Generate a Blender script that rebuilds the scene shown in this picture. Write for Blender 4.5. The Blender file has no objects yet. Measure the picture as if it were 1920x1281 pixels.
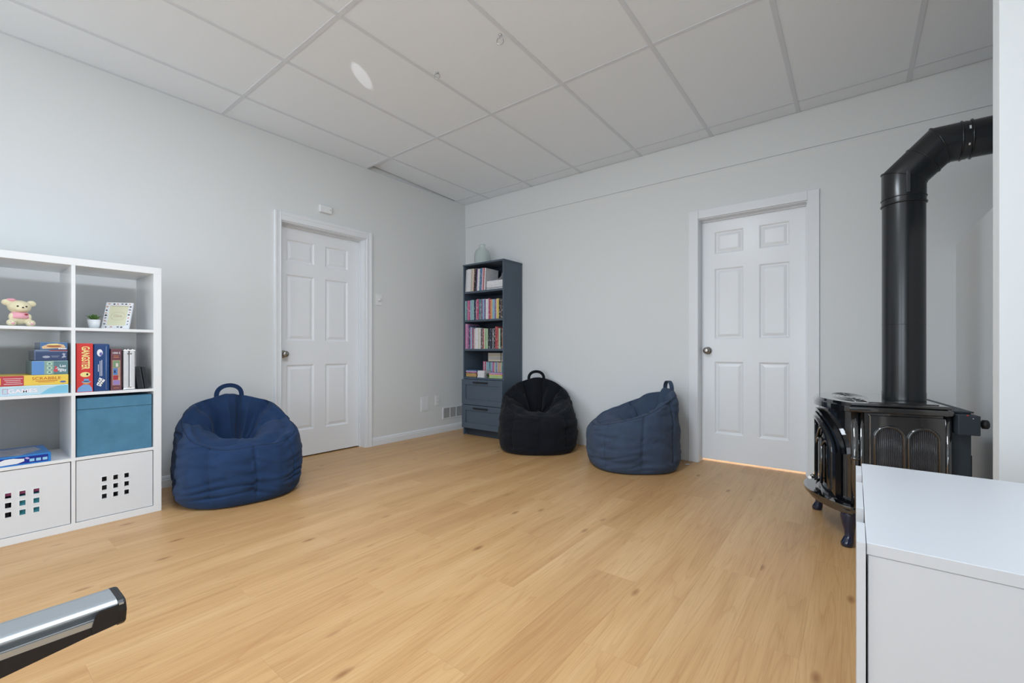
import bpy, bmesh, math, random
from mathutils import Vector, Matrix, noise
PI = math.pi
random.seed(7)
scene = bpy.context.scene
COL = scene.collection

# ------------------------------------------------------------------ camera
CAMX, CAMY, CAMZ = 3.852, -4.013, 0.97
cd = bpy.data.cameras.new('camera'); cam = bpy.data.objects.new('camera', cd); COL.objects.link(cam)
cd.sensor_width = 36.0; cd.lens = 827.0 / 1920 * 36; cd.shift_y = 16.5 / 1920; cd.clip_start = 0.02
cam.location = (CAMX, CAMY, CAMZ); cam.rotation_euler = (PI / 2, 0, math.radians(37.82))
scene.camera = cam
# ------------------------------------------------------------------ world, large lights, exposure
vs = scene.view_settings
vs.view_transform = 'Standard'; vs.look = 'None'; vs.gamma = 1.0; vs.use_curve_mapping = False
vs.exposure = -0.06
w = bpy.data.worlds.new('sky'); scene.world = w; w.use_nodes = True
bg = w.node_tree.nodes['Background']; bg.inputs[0].default_value = (0.80, 0.90, 1.0, 1); bg.inputs[1].default_value = 0.4


def area(name, loc, rot, sx, sy, power, color=(0.93, 0.965, 1.0)):
    l = bpy.data.lights.new(name, 'AREA'); l.shape = 'RECTANGLE'; l.size = sx; l.size_y = sy
    l.energy = power; l.color = color
    o = bpy.data.objects.new(name, l); COL.objects.link(o); o.location = loc; o.rotation_euler = rot
    return o


# daylight entering by the windows of the rear wall, an added patio door and the side window
SKYC = (0.80, 0.905, 1.0)
area('rear_window_daylight', (1.15, -8.26, 1.20), (-PI / 2, 0, PI), 1.5, 1.9, 54, SKYC)
area('rear_window_daylight', (3.25, -8.26, 1.20), (-PI / 2, 0, PI), 1.5, 1.9, 54, SKYC)
area('added_patio_daylight', (4.47, -6.55, 1.15), (0, PI / 2, 0), 2.0, 1.5, 42, SKYC)
area('side_window_daylight', (4.47, -3.35, 1.62), (0, PI / 2, 0), 1.3, 1.4, 6, SKYC)
FILLC = (0.82, 0.91, 1.0)
FILL_PANELS = [(2.5865, -3.33, 54)]  # overhead fill added for a brighter floor


# ------------------------------------------------------------------ helpers
def lin(c):
    return tuple(((v / 255) / 12.92 if v / 255 <= 0.04045 else ((v / 255 + 0.055) / 1.055) ** 2.4) for v in c)


MATS = {}


def mat(name, rgb=(200, 200, 200), rough=0.5, metal=0.0, spec=0.5, coat=0.0, bump=None, var=None, trans=0.0, ior=1.45, emit=None):
    """principled material; bump=(scale, strength), var=(scale, amount) gives mottled tone"""
    if name in MATS:
        return MATS[name]
    m = bpy.data.materials.new(name); m.use_nodes = True
    nt = m.node_tree; b = nt.nodes['Principled BSDF']
    c = lin(rgb)
    b.inputs['Base Color'].default_value = (*c, 1); b.inputs['Roughness'].default_value = rough
    b.inputs['Metallic'].default_value = metal; b.inputs['Specular IOR Level'].default_value = spec
    b.inputs['Coat Weight'].default_value = coat; b.inputs['Coat Roughness'].default_value = 0.06
    b.inputs['Transmission Weight'].default_value = trans; b.inputs['IOR'].default_value = ior
    if bump or var:
        tc = nt.nodes.new('ShaderNodeTexCoord')
    if bump:
        n = nt.nodes.new('ShaderNodeTexNoise'); n.inputs['Scale'].default_value = bump[0]; n.inputs['Detail'].default_value = 4
        nt.links.new(tc.outputs['Object'], n.inputs['Vector'])
        bp = nt.nodes.new('ShaderNodeBump'); bp.inputs['Strength'].default_value = bump[1]; bp.inputs['Distance'].default_value = 0.004
        nt.links.new(n.outputs['Fac'], bp.inputs['Height']); nt.links.new(bp.outputs['Normal'], b.inputs['Normal'])
    if var:
        n = nt.nodes.new('ShaderNodeTexNoise'); n.inputs['Scale'].default_value = var[0]; n.inputs['Detail'].default_value = 3
        nt.links.new(tc.outputs['Object'], n.inputs['Vector'])
        r = nt.nodes.new('ShaderNodeValToRGB')
        r.color_ramp.elements[0].position = 0.3; r.color_ramp.elements[1].position = 0.7
        r.color_ramp.elements[0].color = (*[v * (1 - var[1]) for v in c], 1)
        r.color_ramp.elements[1].color = (*[min(1, v * (1 + var[1])) for v in c], 1)
        nt.links.new(n.outputs['Fac'], r.inputs['Fac']); nt.links.new(r.outputs['Color'], b.inputs['Base Color'])
    if emit:
        b.inputs['Emission Color'].default_value = (*lin(emit[0]), 1); b.inputs['Emission Strength'].default_value = emit[1]
    MATS[name] = m
    return m


class MB:
    """mesh builder: shapes are added in the local space of the thing"""
    def __init__(s):
        s.bm = bmesh.new()

    def _mi(s, before, mi, smooth=False):
        for f in s.bm.faces:
            if f not in before:
                f.material_index = mi
                if smooth: f.smooth = True

    def box(s, x0, x1, y0, y1, z0, z1, bev=0.0, mi=0, seg=2, mtx=None):
        before = set(s.bm.faces)
        r = bmesh.ops.create_cube(s.bm, size=1)
        vs_ = r['verts']
        for v in vs_:
            v.co = Vector(((x0 + x1) / 2 + v.co.x * (x1 - x0), (y0 + y1) / 2 + v.co.y * (y1 - y0), (z0 + z1) / 2 + v.co.z * (z1 - z0)))
        if bev > 0:
            es = list({e for v in vs_ for e in v.link_edges})
            r2 = bmesh.ops.bevel(s.bm, geom=es, offset=bev, segments=seg, affect='EDGES', profile=0.5)
        new = [f for f in s.bm.faces if f not in before]
        if mtx is not None:
            bmesh.ops.transform(s.bm, matrix=mtx, verts=list({v for f in new for v in f.verts}))
        for f in new: f.material_index = mi
        return s

    def prism(s, pts, n, mi=0, smooth_side=False):
        """pts: list of 3d points (planar polygon), extruded by vector n"""
        n = Vector(n)
        a = [s.bm.verts.new(Vector(p)) for p in pts]; b = [s.bm.verts.new(Vector(p) + n) for p in pts]
        fs = [s.bm.faces.new(a[::-1]), s.bm.faces.new(b)]
        for i in range(len(pts)):
            j = (i + 1) % len(pts)
            f = s.bm.faces.new((a[i], a[j], b[j], b[i])); f.smooth = smooth_side; fs.append(f)
        for f in fs: f.material_index = mi
        return s

    def tube(s, path, rad, seg=10, mi=0, closed=False, caps=True, flat=None, up=None):
        """rad: number or list; flat=(w,t) uses a rectangular ribbon section"""
        P = [Vector(p) for p in path]; n = len(P)
        rings = []
        ref = Vector(up) if up else Vector((0, 0, 1))
        prevN = None
        for i in range(n):
            if closed: t = P[(i + 1) % n] - P[i - 1]
            else: t = P[min(i + 1, n - 1)] - P[max(i - 1, 0)]
            t.normalize()
            if prevN is None:
                a = ref if abs(t.dot(ref)) < 0.95 else Vector((1, 0, 0))
                N = (a - t * a.dot(t)).normalized()
            else:
                N = (prevN - t * prevN.dot(t)).normalized()
            prevN = N
            Bn = t.cross(N)
            r = rad[i] if isinstance(rad, (list, tuple)) else rad
            if flat:
                ww, tt = flat
                sec = [(-ww / 2, -tt / 2), (ww / 2, -tt / 2), (ww / 2, tt / 2), (-ww / 2, tt / 2)]
                rings.append([s.bm.verts.new(P[i] + Bn * a_ + N * b_) for a_, b_ in sec])
            else:
                rings.append([s.bm.verts.new(P[i] + (N * math.cos(2 * PI * k / seg) + Bn * math.sin(2 * PI * k / seg)) * r) for k in range(seg)])
        m = len(rings[0])
        for i in range(n if closed else n - 1):
            A, B = rings[i], rings[(i + 1) % n]
            for k in range(m):
                f = s.bm.faces.new((A[k], A[(k + 1) % m], B[(k + 1) % m], B[k])); f.material_index = mi; f.smooth = not flat
        if caps and not closed:
            f = s.bm.faces.new(rings[0][::-1]); f.material_index = mi
            f = s.bm.faces.new(rings[-1]); f.material_index = mi
        return s

    def lathe(s, prof, origin=(0, 0, 0), axis='z', seg=32, mi=0, smooth=True):
        """prof: (r, h) pairs"""
        o = Vector(origin)
        def pt(r, h, a):
            c, d = r * math.cos(a), r * math.sin(a)
            if axis == 'z': return o + Vector((c, d, h))
            if axis == 'x': return o + Vector((h, c, d))
            return o + Vector((d, h, c))
        rings = []
        for r, h in prof:
            if r < 1e-6: rings.append([s.bm.verts.new(pt(0, h, 0))])
            else: rings.append([s.bm.verts.new(pt(r, h, 2 * PI * k / seg)) for k in range(seg)])
        for A, B in zip(rings, rings[1:]):
            for k in range(seg):
                k2 = (k + 1) % seg
                q = [A[0]] if len(A) == 1 else [A[k], A[k2]]
                q += [B[0]] if len(B) == 1 else [B[k2], B[k]]
                f = s.bm.faces.new(q); f.smooth = smooth; f.material_index = mi
        return s

    def sphere(s, c, r, mi=0, sub=2, scale=(1, 1, 1)):
        before = set(s.bm.faces)
        bmesh.ops.create_icosphere(s.bm, subdivisions=sub, radius=1, matrix=Matrix.Translation(Vector(c)) @ Matrix.Diagonal((r * scale[0], r * scale[1], r * scale[2], 1)))
        s._mi(before, mi, True)
        return s

    def mesh(s, name='mesh'):
        bmesh.ops.recalc_face_normals(s.bm, faces=s.bm.faces)
        me = bpy.data.meshes.new(name); s.bm.to_mesh(me); s.bm.free()
        return me

    def build(s, name, mats, parent=None, loc=None, rot=None):
        return link(name, s.mesh(name), mats, parent, loc, rot)


def link(name, me, mats, parent=None, loc=None, rot=None):
    if mats is not None:
        if not isinstance(mats, (list, tuple)): mats = [mats]
        me.materials.clear()
        for m in mats: me.materials.append(m)
    o = bpy.data.objects.new(name, me); COL.objects.link(o)
    if parent is not None: o.parent = parent
    if loc is not None: o.location = loc
    if rot is not None: o.rotation_euler = rot
    return o


def tag(o, label=None, cat=None, group=None, kind=None):
    if label: o['label'] = label
    if cat: o['category'] = cat
    if group: o['group'] = group
    if kind: o['kind'] = kind
    return o


def thing(name, label, cat, loc=(0, 0, 0), rotz=0, group=None):
    o = bpy.data.objects.new(name, None); COL.objects.link(o); o.empty_display_size = 0.05
    o.location = loc; o.rotation_euler = (0, 0, rotz)
    return tag(o, label, cat, group)


def text_mesh(body, size, depth=0.0003, sx=1.0, bold=0.0):
    cu = bpy.data.curves.new('lettering', 'FONT'); cu.body = body; cu.size = size; cu.extrude = depth; cu.offset = bold
    cu.align_x = 'CENTER'; cu.align_y = 'CENTER'; cu.resolution_u = 3
    ob = bpy.data.objects.new('lettering', cu); COL.objects.link(ob)
    dg = bpy.context.evaluated_depsgraph_get(); dg.update()
    me = bpy.data.meshes.new_from_object(ob.evaluated_get(dg))
    bpy.data.objects.remove(ob); bpy.data.curves.remove(cu)
    me.transform(Matrix.Diagonal((sx, 1, 1, 1)))
    return me


# orientation of flat prints on a face that looks towards +x (right of the picture = +y)
FACE_X = Matrix(((0, 0, 1), (1, 0, 0), (0, 1, 0))).to_4x4()           # upright
FACE_X_DOWN = Matrix(((0, 0, 1), (0, 1, 0), (-1, 0, 0))).to_4x4()     # reading downwards


def lettering(body, size, loc, m, parent, sx=1.0, orient=None, bold=0.0):
    me = text_mesh(body, size, sx=sx, bold=bold)
    me.transform(orient if orient is not None else FACE_X)
    return link('lettering', me, m, parent, loc)


def poly_print(pts, x, m, parent, name='print', t=0.0006):
    """flat print on a +x face; pts are (y, z)"""
    mb = MB(); mb.prism([(x, y, z) for y, z in pts], (t, 0, 0))
    return mb.build(name, m, parent)


def ell(cy, cz, ry, rz, n=20, rot=0):
    return [(cy + ry * math.cos(a) * math.cos(rot) - rz * math.sin(a) * math.sin(rot), cz + ry * math.cos(a) * math.sin(rot) + rz * math.sin(a) * math.cos(rot)) for a in [2 * PI * k / n for k in range(n)]]


def rect(y0, y1, z0, z1):
    return [(y0, z0), (y1, z0), (y1, z1), (y0, z1)]


# ------------------------------------------------------------------ materials
M_wall = mat('painted_wall', (226, 229, 230), 0.62, spec=0.3, bump=(260, 0.04))
M_trim = mat('white_trim', (234, 237, 241), 0.38, spec=0.45)
M_door = mat('white_door', (240, 243, 247), 0.28, spec=0.5)
M_tile = mat('ceiling_tile', (241, 248, 255), 0.9, spec=0.1, bump=(420, 0.25))
M_bar = mat('ceiling_bar', (222, 228, 236), 0.55)
M_dark = mat('dark_void', (20, 20, 21), 0.9)
M_laq = mat('white_lacquer', (236, 238, 240), 0.16, spec=0.5)
M_white = mat('white_foil', (226, 229, 233), 0.32)
M_chest = mat('white_chest_foil', (206, 209, 214), 0.32)
M_steel = mat('satin_nickel', (168, 164, 158), 0.28, metal=1.0)
M_chrome = mat('chrome', (205, 208, 212), 0.12, metal=1.0)
M_plast = mat('white_plastic', (236, 238, 240), 0.35)


def floor_material():
    m = bpy.data.materials.new('oak_laminate'); m.use_nodes = True
    nt = m.node_tree; N = nt.nodes; L = nt.links; b = N['Principled BSDF']
    b.inputs['Roughness'].default_value = 0.36; b.inputs['Specular IOR Level'].default_value = 0.42
    tc = N.new('ShaderNodeTexCoord'); oi = N.new('ShaderNodeObjectInfo')
    sc = N.new('ShaderNodeVectorMath'); sc.operation = 'SCALE'; sc.inputs[0].default_value = (37, 53, 11); L.new(oi.outputs['Random'], sc.inputs['Scale'])
    ad = N.new('ShaderNodeVectorMath'); ad.operation = 'ADD'; L.new(tc.outputs['Object'], ad.inputs[0]); L.new(sc.outputs['Vector'], ad.inputs[1])
    def mp(scale):
        n = N.new('ShaderNodeMapping'); n.inputs['Scale'].default_value = scale; L.new(ad.outputs['Vector'], n.inputs['Vector']); return n
    def noise_(scale, vec, detail=4, dist=0.0, rough=0.55):
        n = N.new('ShaderNodeTexNoise'); n.inputs['Scale'].default_value = scale; n.inputs['Detail'].default_value = detail
        n.inputs['Distortion'].default_value = dist; n.inputs['Roughness'].default_value = rough
        L.new(vec, n.inputs['Vector']); return n
    def ramp(fac, stops):
        r = N.new('ShaderNodeValToRGB'); e = r.color_ramp.elements
        for i, (p, c) in enumerate(stops):
            k = e[i] if i < 2 else e.new(p)
            k.position = p; k.color = (*c, 1)
        L.new(fac, r.inputs['Fac']); return r
    def mix(kind, fac, a, c):
        x = N.new('ShaderNodeMix'); x.data_type = 'RGBA'; x.blend_type = kind
        if isinstance(fac, float): x.inputs['Factor'].default_value = fac
        else: L.new(fac, x.inputs['Factor'])
        L.new(a, x.inputs['A']); L.new(c, x.inputs['B']); return x
    broad = noise_(1.0, mp((7.0, 0.55, 1)).outputs[0], 4, 0.5)
    base = ramp(broad.outputs['Fac'], [(0.26, lin((192, 147, 98))), (0.50, lin((209, 166, 115))), (0.76, lin((220, 181, 132)))])
    # cathedral grain: contour lines of a stretched noise field
    field = noise_(1.0, mp((6.0, 0.42, 1)).outputs[0], 2, 0.15)
    mul = N.new('ShaderNodeMath'); mul.operation = 'MULTIPLY'; mul.inputs[1].default_value = 15.0; L.new(field.outputs['Fac'], mul.inputs[0])
    fr = N.new('ShaderNodeMath'); fr.operation = 'FRACT'; L.new(mul.outputs[0], fr.inputs[0])
    rings = ramp(fr.outputs[0], [(0.0, (0.80, 0.72, 0.64)), (0.25, (1, 1, 1)), (1.0, (0.94, 0.92, 0.88))])
    fine = noise_(1.0, mp((210, 5, 1)).outputs[0], 3)
    finer = ramp(fine.outputs['Fac'], [(0.33, (0.84, 0.79, 0.73)), (0.55, (1, 1, 1))])
    vo = N.new('ShaderNodeTexVoronoi'); vo.inputs['Scale'].default_value = 1.0; L.new(mp((7, 2.6, 1)).outputs[0], vo.inputs['Vector'])
    knot = ramp(vo.outputs['Distance'], [(0.03, (0.42, 0.27, 0.18)), (0.12, (1, 1, 1))])
    pt = N.new('ShaderNodeMapRange'); pt.inputs['To Min'].default_value = 0.985; pt.inputs['To Max'].default_value = 1.02; L.new(oi.outputs['Random'], pt.inputs['Value'])
    c1 = mix('MULTIPLY', 0.55, base.outputs['Color'], rings.outputs['Color'])
    c2 = mix('MULTIPLY', 0.6, c1.outputs['Result'], finer.outputs['Color'])
    c3 = mix('MULTIPLY', 0.75, c2.outputs['Result'], knot.outputs['Color'])
    c4 = N.new('ShaderNodeVectorMath'); c4.operation = 'SCALE'; L.new(c3.outputs['Result'], c4.inputs[0]); L.new(pt.outputs['Result'], c4.inputs['Scale'])
    L.new(c4.outputs['Vector'], b.inputs['Base Color'])
    bp = N.new('ShaderNodeBump'); bp.inputs['Strength'].default_value = 0.06; bp.inputs['Distance'].default_value = 0.002
    L.new(fine.outputs['Fac'], bp.inputs['Height']); L.new(bp.outputs['Normal'], b.inputs['Normal'])
    return m


M_floor = floor_material()


def fabric(name, rgb, scale=900, rough=0.85):
    m = mat(name, rgb, rough, spec=0.25, bump=(scale, 0.35), var=(14, 0.10))
    m.node_tree.nodes['Principled BSDF'].inputs['Sheen Weight'].default_value = 0.06
    return m


# ------------------------------------------------------------------ the room
CEIL = 2.785
XR = 4.40            # right wall by the window
YB = -8.20           # rear wall
fl = MB(); fl.box(-0.3, 5.3, YB - 0.15, 0.5, -0.08, -0.0105)
floor = fl.build('floor', mat('underlay', (60, 50, 42), 0.9)); tag(floor, 'light oak laminate floor of long narrow planks', 'floor', kind='structure')
PW, PL = 0.193, 1.285
pm = MB(); pm.box(-PW / 2 + 0.00008, PW / 2 - 0.00008, -PL / 2 + 0.00008, PL / 2 - 0.00008, -0.010, 0, bev=0.0002, seg=1)
plank_me = pm.mesh('plank'); plank_me.materials.append(M_floor)
short = {}
k = 0
x = -0.145 + PW / 2
while x < 4.95:
    y = 0.14 - (k * 0.47 % PL)
    first = True
    ytop = 0.14
    while ytop > YB:
        ybot = (y if first else ytop - PL)
        if first and ytop - ybot < 0.08: ybot -= PL * 0
        ln = ytop - ybot
        if ln > 0.02:
            if abs(ln - PL) < 1e-4: me = plank_me
            else:
                q = MB(); q.box(-PW / 2 + 0.00008, PW / 2 - 0.00008, -ln / 2 + 0.00008, ln / 2 - 0.00008, -0.010, 0, bev=0.0002, seg=1)
                me = q.mesh('plank'); me.materials.append(M_floor)
            o = bpy.data.objects.new('plank', me); COL.objects.link(o); o.parent = floor; o.location = (x, (ytop + ybot) / 2, 0)
        ytop = ybot; first = False
    k += 1; x += PW


def wall(name, label, boxes, m=M_wall):
    mb = MB()
    for b_ in boxes: mb.box(*b_)
    return tag(mb.build(name, m), label, 'wall', kind='structure')


WT = 2.86
# left wall with the door opening y -2.265..-1.41
D1A, D1B, D1T = -2.262, -1.412, 2.085
wall_left = wall('wall_left', 'pale painted wall behind the white shelving unit', [
    (-0.14, 0, YB - 0.14, D1A, 0, WT), (-0.14, 0, D1B, 0.14, 0, WT), (-0.14, 0, D1A, D1B, D1T, WT)])
D2A, D2B, D2T = 2.776, 3.580, 2.112
wall_back = wall('wall_back', 'pale painted wall with white door behind the bean bags', [
    (0, D2A, 0, 0.14, 0, WT), (D2B, 5.2, 0, 0.14, 0, WT), (D2A, D2B, 0, 0.14, D2T, WT)])
band = MB(); band.box(0.0, 5.0, -0.008, 0.0, 2.500, WT - 0.05, bev=0.001, seg=1); band.build('upper_panel', M_wall, wall_back)
band = MB(); band.prism([(0.0, -0.007, 2.494), (0.0, -0.007, 2.480), (0.0, 0.0, 2.440), (0.0, 0.0, 2.494)], (5.0, 0, 0)); band.build('seam_strip', M_wall, wall_back)
# right side: lower thick wall with a ledge behind the stove, recessed upper wall, partition end, window wall
wall_alcove = wall('wall_right', 'lower thick wall with ledge behind the black stove', [(4.372, 5.0, -1.92, 0, 0, 1.650)])
wall('wall_alcove', 'recessed upper wall that the stove pipe enters', [(5.0, 5.12, -2.0, 0, 0, WT)])
wall('wall_partition', 'white wall end beside the stove pipe', [(4.208, 5.0, -2.0, -1.92, 0, WT)])
WY0, WY1, WZ0, WZ1 = -4.05, -2.65, 0.97, 2.27
wall('wall_window_side', 'white wall with the side window', [
    (XR, XR + 0.14, YB, -7.32, 0, WT), (XR, XR + 0.14, -5.78, WY0, 0, WT), (XR, XR + 0.14, -7.32, -5.78, 2.17, WT), (XR, XR + 0.14, WY1, -2.0, 0, WT), (XR, XR + 0.14, WY0, WY1, 0, WZ0), (XR, XR + 0.14, WY0, WY1, WZ1, WT)])
RW = [(0.4, 1.9), (2.5, 4.0)]; RZ0, RZ1 = 0.22, 2.18
wall('wall_rear', 'white rear wall with two windows', [
    (0, 0.4, YB - 0.14, YB, 0, WT), (1.9, 2.5, YB - 0.14, YB, 0, WT), (4.0, XR + 0.14, YB - 0.14, YB, 0, WT),
    (0.4, 1.9, YB - 0.14, YB, 0, RZ0), (2.5, 4.0, YB - 0.14, YB, 0, RZ0), (0.4, 1.9, YB - 0.14, YB, RZ1, WT), (2.5, 4.0, YB - 0.14, YB, RZ1, WT)])
for n_, (a, b_) in enumerate(RW):
    f = MB(); f.box(a, b_, YB - 0.10, YB - 0.05, RZ0, RZ0 + 0.05); f.box(a, b_, YB - 0.10, YB - 0.05, RZ1 - 0.05, RZ1)
    f.box(a, a + 0.05, YB - 0.10, YB - 0.05, RZ0 + .05, RZ1 - .05); f.box(b_ - 0.05, b_, YB - 0.10, YB - 0.05, RZ0 + .05, RZ1 - .05); f.box((a + b_) / 2 - .025, (a + b_) / 2 + .025, YB - 0.10, YB - 0.05, RZ0 + .05, RZ1 - .05)
    tag(f.build('window_%d' % (n_ + 1), M_trim), 'white rear window frame with a centre mullion', 'window', 'rear windows', 'structure')
f = MB(); f.box(XR + .05, XR + .1, WY0, WY1, WZ0, WZ0 + .05); f.box(XR + .05, XR + .1, WY0, WY1, WZ1 - .05, WZ1); f.box(XR + .05, XR + .1, WY0, WY0 + .05, WZ0 + .05, WZ1 - .05); f.box(XR + .05, XR + .1, WY1 - .05, WY1, WZ0 + .05, WZ1 - .05)
tag(f.build('window_3', M_trim), 'white window frame in the side wall above the drawers', 'window', kind='structure')

f = MB(); f.box(XR + .05, XR + .1, -7.32, -5.78, 0, .08); f.box(XR + .05, XR + .1, -7.32, -5.78, 2.09, 2.17); f.box(XR + .05, XR + .1, -7.32, -7.25, .08, 2.09); f.box(XR + .05, XR + .1, -5.85, -5.78, .08, 2.09)
tag(f.build('door_3', M_trim), 'white frame of an added patio door in the window wall', 'door', kind='structure')  # unseen opening added to light the left wall and shelving
# baseboards of the left wall
def baseboard(name, y0, y1, label):
    mb = MB()
    prof = [(0, 0), (0.014, 0), (0.014, 0.052), (0.011, 0.058), (0.011, 0.066), (0.006, 0.078), (0, 0.082)]
    mb.prism([(px, y0, pz) for px, pz in prof], (0, y1 - y0, 0))
    return tag(mb.build(name, M_trim), label, 'baseboard', kind='structure')
baseboard('baseboard_left', -1.362, -0.001, 'white baseboard below the wall vent')
baseboard('baseboard_rear', YB, -2.312, 'white baseboard behind the shelving unit and navy bean bag')

# ceiling: slab above, metal grid, tiles
cs = MB(); cs.box(-0.14, 5.12, YB - 0.14, 0.14, WT, WT + 0.1)
ceiling = cs.build('ceiling', M_dark); tag(ceiling, 'white suspended ceiling of rectangular tiles in a flat grid', 'ceiling', kind='structure')
GX = [0.398, 1.030, 1.645, 2.278, 2.895, 3.514, 4.140, 4.76]
GY = [-0.190, -1.430, -2.700, -3.960, -5.220, -6.480, -7.740]
BW = 0.0125
for gx in GX:
    if gx < 4.9:
        mb = MB(); mb.box(gx - BW, gx + BW, YB, -0.004, CEIL, CEIL + 0.003); mb.box(gx - .001, gx + .001, YB, -0.004, CEIL + .003, CEIL + 0.03); mb.build('grid_runner', M_bar, ceiling)
xs = [0.0] + GX + [5.0]
for gy in GY:
    for a, b_ in zip(xs, xs[1:]):
        mb = MB(); mb.box(a + (BW if a > 0 else 0.0), b_ - BW, gy - BW, gy + BW, CEIL + 0.0006, CEIL + 0.003); mb.build('cross_tee', M_bar, ceiling)
mb = MB(); mb.box(0.0, 0.012, YB, -1.43, CEIL - 0.001, CEIL + 0.002); mb.box(0.0, 0.008, -1.43, -0.0, CEIL - 0.0, CEIL + 0.002); mb.build('wall_angle', M_bar, ceiling)
ys = [-0.014] + GY + [YB]
tile_cache = {}
for i, (a, b_) in enumerate(zip(xs, xs[1:])):
    for j, (c, d) in enumerate(zip(ys[1:], ys)):
        x0, x1, y0, y1 = a + 0.004, b_ - 0.002, c + 0.002, d - 0.002
        key = (round(x1 - x0, 3), round(y1 - y0, 3))
        special = (i == 0 and j == 1)
        if key in tile_cache and not special: me = tile_cache[key]
        else:
            q = MB(); hx, hy = (x1 - x0) / 2, (y1 - y0) / 2; q.box(-hx, hx, -hy, hy, 0, 0.014, bev=0.001, seg=1)
            if special:      # border tile lifted at its wall corner
                for v in q.bm.verts:
                    if v.co.x < 0: v.co.z += 0.045 * max(0.0, (-v.co.y / hy)) ** 1.0; v.co.x += 0.014
            me = q.mesh('ceiling_tile'); me.materials.append(M_tile)
            if not special: tile_cache[key] = me
        o = bpy.data.objects.new('ceiling_tile', me); COL.objects.link(o); o.parent = ceiling; o.location = ((x0 + x1) / 2, (y0 + y1) / 2, CEIL + 0.0032)


# unseen fill panel added in the grid above the view to brighten the floor
for lx_, ly_, lp_ in FILL_PANELS:
    t = thing('fill_light_panel', 'flat white fill panel added to the ceiling grid', 'fill light', (lx_, ly_, CEIL - .001))
    mb = MB(); hx_, hy_ = .292, .605
    for bb in ((-hx_, hx_, -hy_, -hy_ + .02), (-hx_, hx_, hy_ - .02, hy_), (-hx_, -hx_ + .02, -hy_ + .02, hy_ - .02), (hx_ - .02, hx_, -hy_ + .02, hy_ - .02)): mb.box(*bb, -.012, .0, bev=.001, seg=1)
    mb.build('frame', M_trim, t)
    mb = MB(); mb.box(-hx_ + .02, hx_ - .02, -hy_ + .02, hy_ - .02, -.008, -.004); mb.build('diffuser', mat('fill_diffuser', (240, 242, 245), .5, emit=((235, 243, 255), 2.0)), t)
    al = area('fill_lamp', (0, 0, -.0125), (0, 0, 0), .54, 1.16, lp_, FILLC); al.parent = t


# ceiling hooks
def hook(x, y, label, r, gap, drop):
    t = thing('ceiling_hook', label, 'hook', (x, y, CEIL + 0.003))
    mb = MB(); mb.lathe([(0, 0), (0.011, 0), (0.009, -0.005), (0.003, -0.007), (0.003, -drop), (0, -drop)], seg=12); mb.build('screw_base', M_chrome, t)
    mb = MB(); pts = []
    for k in range(22):
        a = PI / 2 + gap / 2 + (2 * PI - gap) * k / 21
        pts.append((r * math.cos(a) * 0.8, r * math.cos(a) * 0.6, -drop - r + r * math.sin(a)))
    mb.tube(pts, 0.0026, 8); mb.build('ring', M_chrome, t)
hook(2.241, -2.048, 'closed metal ring hook hanging from the ceiling on a short screw', 0.019, 0.15, 0.018)
hook(1.696, -2.033, 'open metal cup hook in the ceiling beside a grid bar', 0.017, 1.1, 0.006)


# ------------------------------------------------------------------ doors
def six_panel_door(name, label, width, height, panels, knob_x, knob_z, M4):
    """local: x along the door, y towards the room is -y, z up; slab front face at y=0"""
    root = thing(name, label, 'door')
    root.matrix_world = M4
    tag(root, kind='structure')
    mb = MB()
    # front face as a grid with recessed panels
    xs_ = sorted({0, width} | {p[0] for p in panels} | {p[1] for p in panels})
    zs_ = sorted({0, height} | {p[2] for p in panels} | {p[3] for p in panels})
    def inside(xa, xb, za, zb):
        return any(p[0] - 1e-6 <= xa and xb <= p[1] + 1e-6 and p[2] - 1e-6 <= za and zb <= p[3] + 1e-6 for p in panels)
    def quad(*p): mb.bm.faces.new([mb.bm.verts.new(q_) for q_ in p])
    for xa, xb in zip(xs_, xs_[1:]):
        for za, zb in zip(zs_, zs_[1:]):
            if not inside(xa, xb, za, zb): quad((xa, 0, za), (xb, 0, za), (xb, 0, zb), (xa, 0, zb))
    quad((0, .035, 0), (0, .035, height), (width, .035, height), (width, .035, 0))
    quad((0, 0, 0), (0, 0, height), (0, .035, height), (0, .035, 0)); quad((width, 0, 0), (width, .035, 0), (width, .035, height), (width, 0, height))
    quad((0, 0, 0), (0, .035, 0), (width, .035, 0), (width, 0, 0)); quad((0, 0, height), (width, 0, height), (width, .035, height), (0, .035, height))
    bmesh.ops.remove_doubles(mb.bm, verts=mb.bm.verts, dist=1e-5)
    mb.build('door_slab', M_door, root)
    for (xa, xb, za, zb) in panels:
        q = MB()
        loops = []
        for ins, dep in ((0, 0), (0.006, 0.003), (0.012, 0.009), (0.020, 0.010), (0.040, 0.0035), (0.044, 0.003)):
            loops.append([q.bm.verts.new(v) for v in ((xa + ins, dep, za + ins), (xb - ins, dep, za + ins), (xb - ins, dep, zb - ins), (xa + ins, dep, zb - ins))])
        for A, B in zip(loops, loops[1:]):
            for k in range(4): q.bm.faces.new((A[k], A[(k + 1) % 4], B[(k + 1) % 4], B[k]))
        q.bm.faces.new(loops[-1])
        q.build('panel', M_door, root)
    kb = MB(); kb.lathe([(0, 0), (0.033, 0), (0.033, -0.004), (0.028, -0.010), (0.013, -0.014), (0.011, -0.030), (0.020, -0.036), (0.027, -0.046), (0.028, -0.056), (0.022, -0.064), (0.010, -0.068), (0, -0.068)], (knob_x, 0, knob_z), 'y', 28)
    kb.build('door_knob', M_steel, root)
    return root


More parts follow.
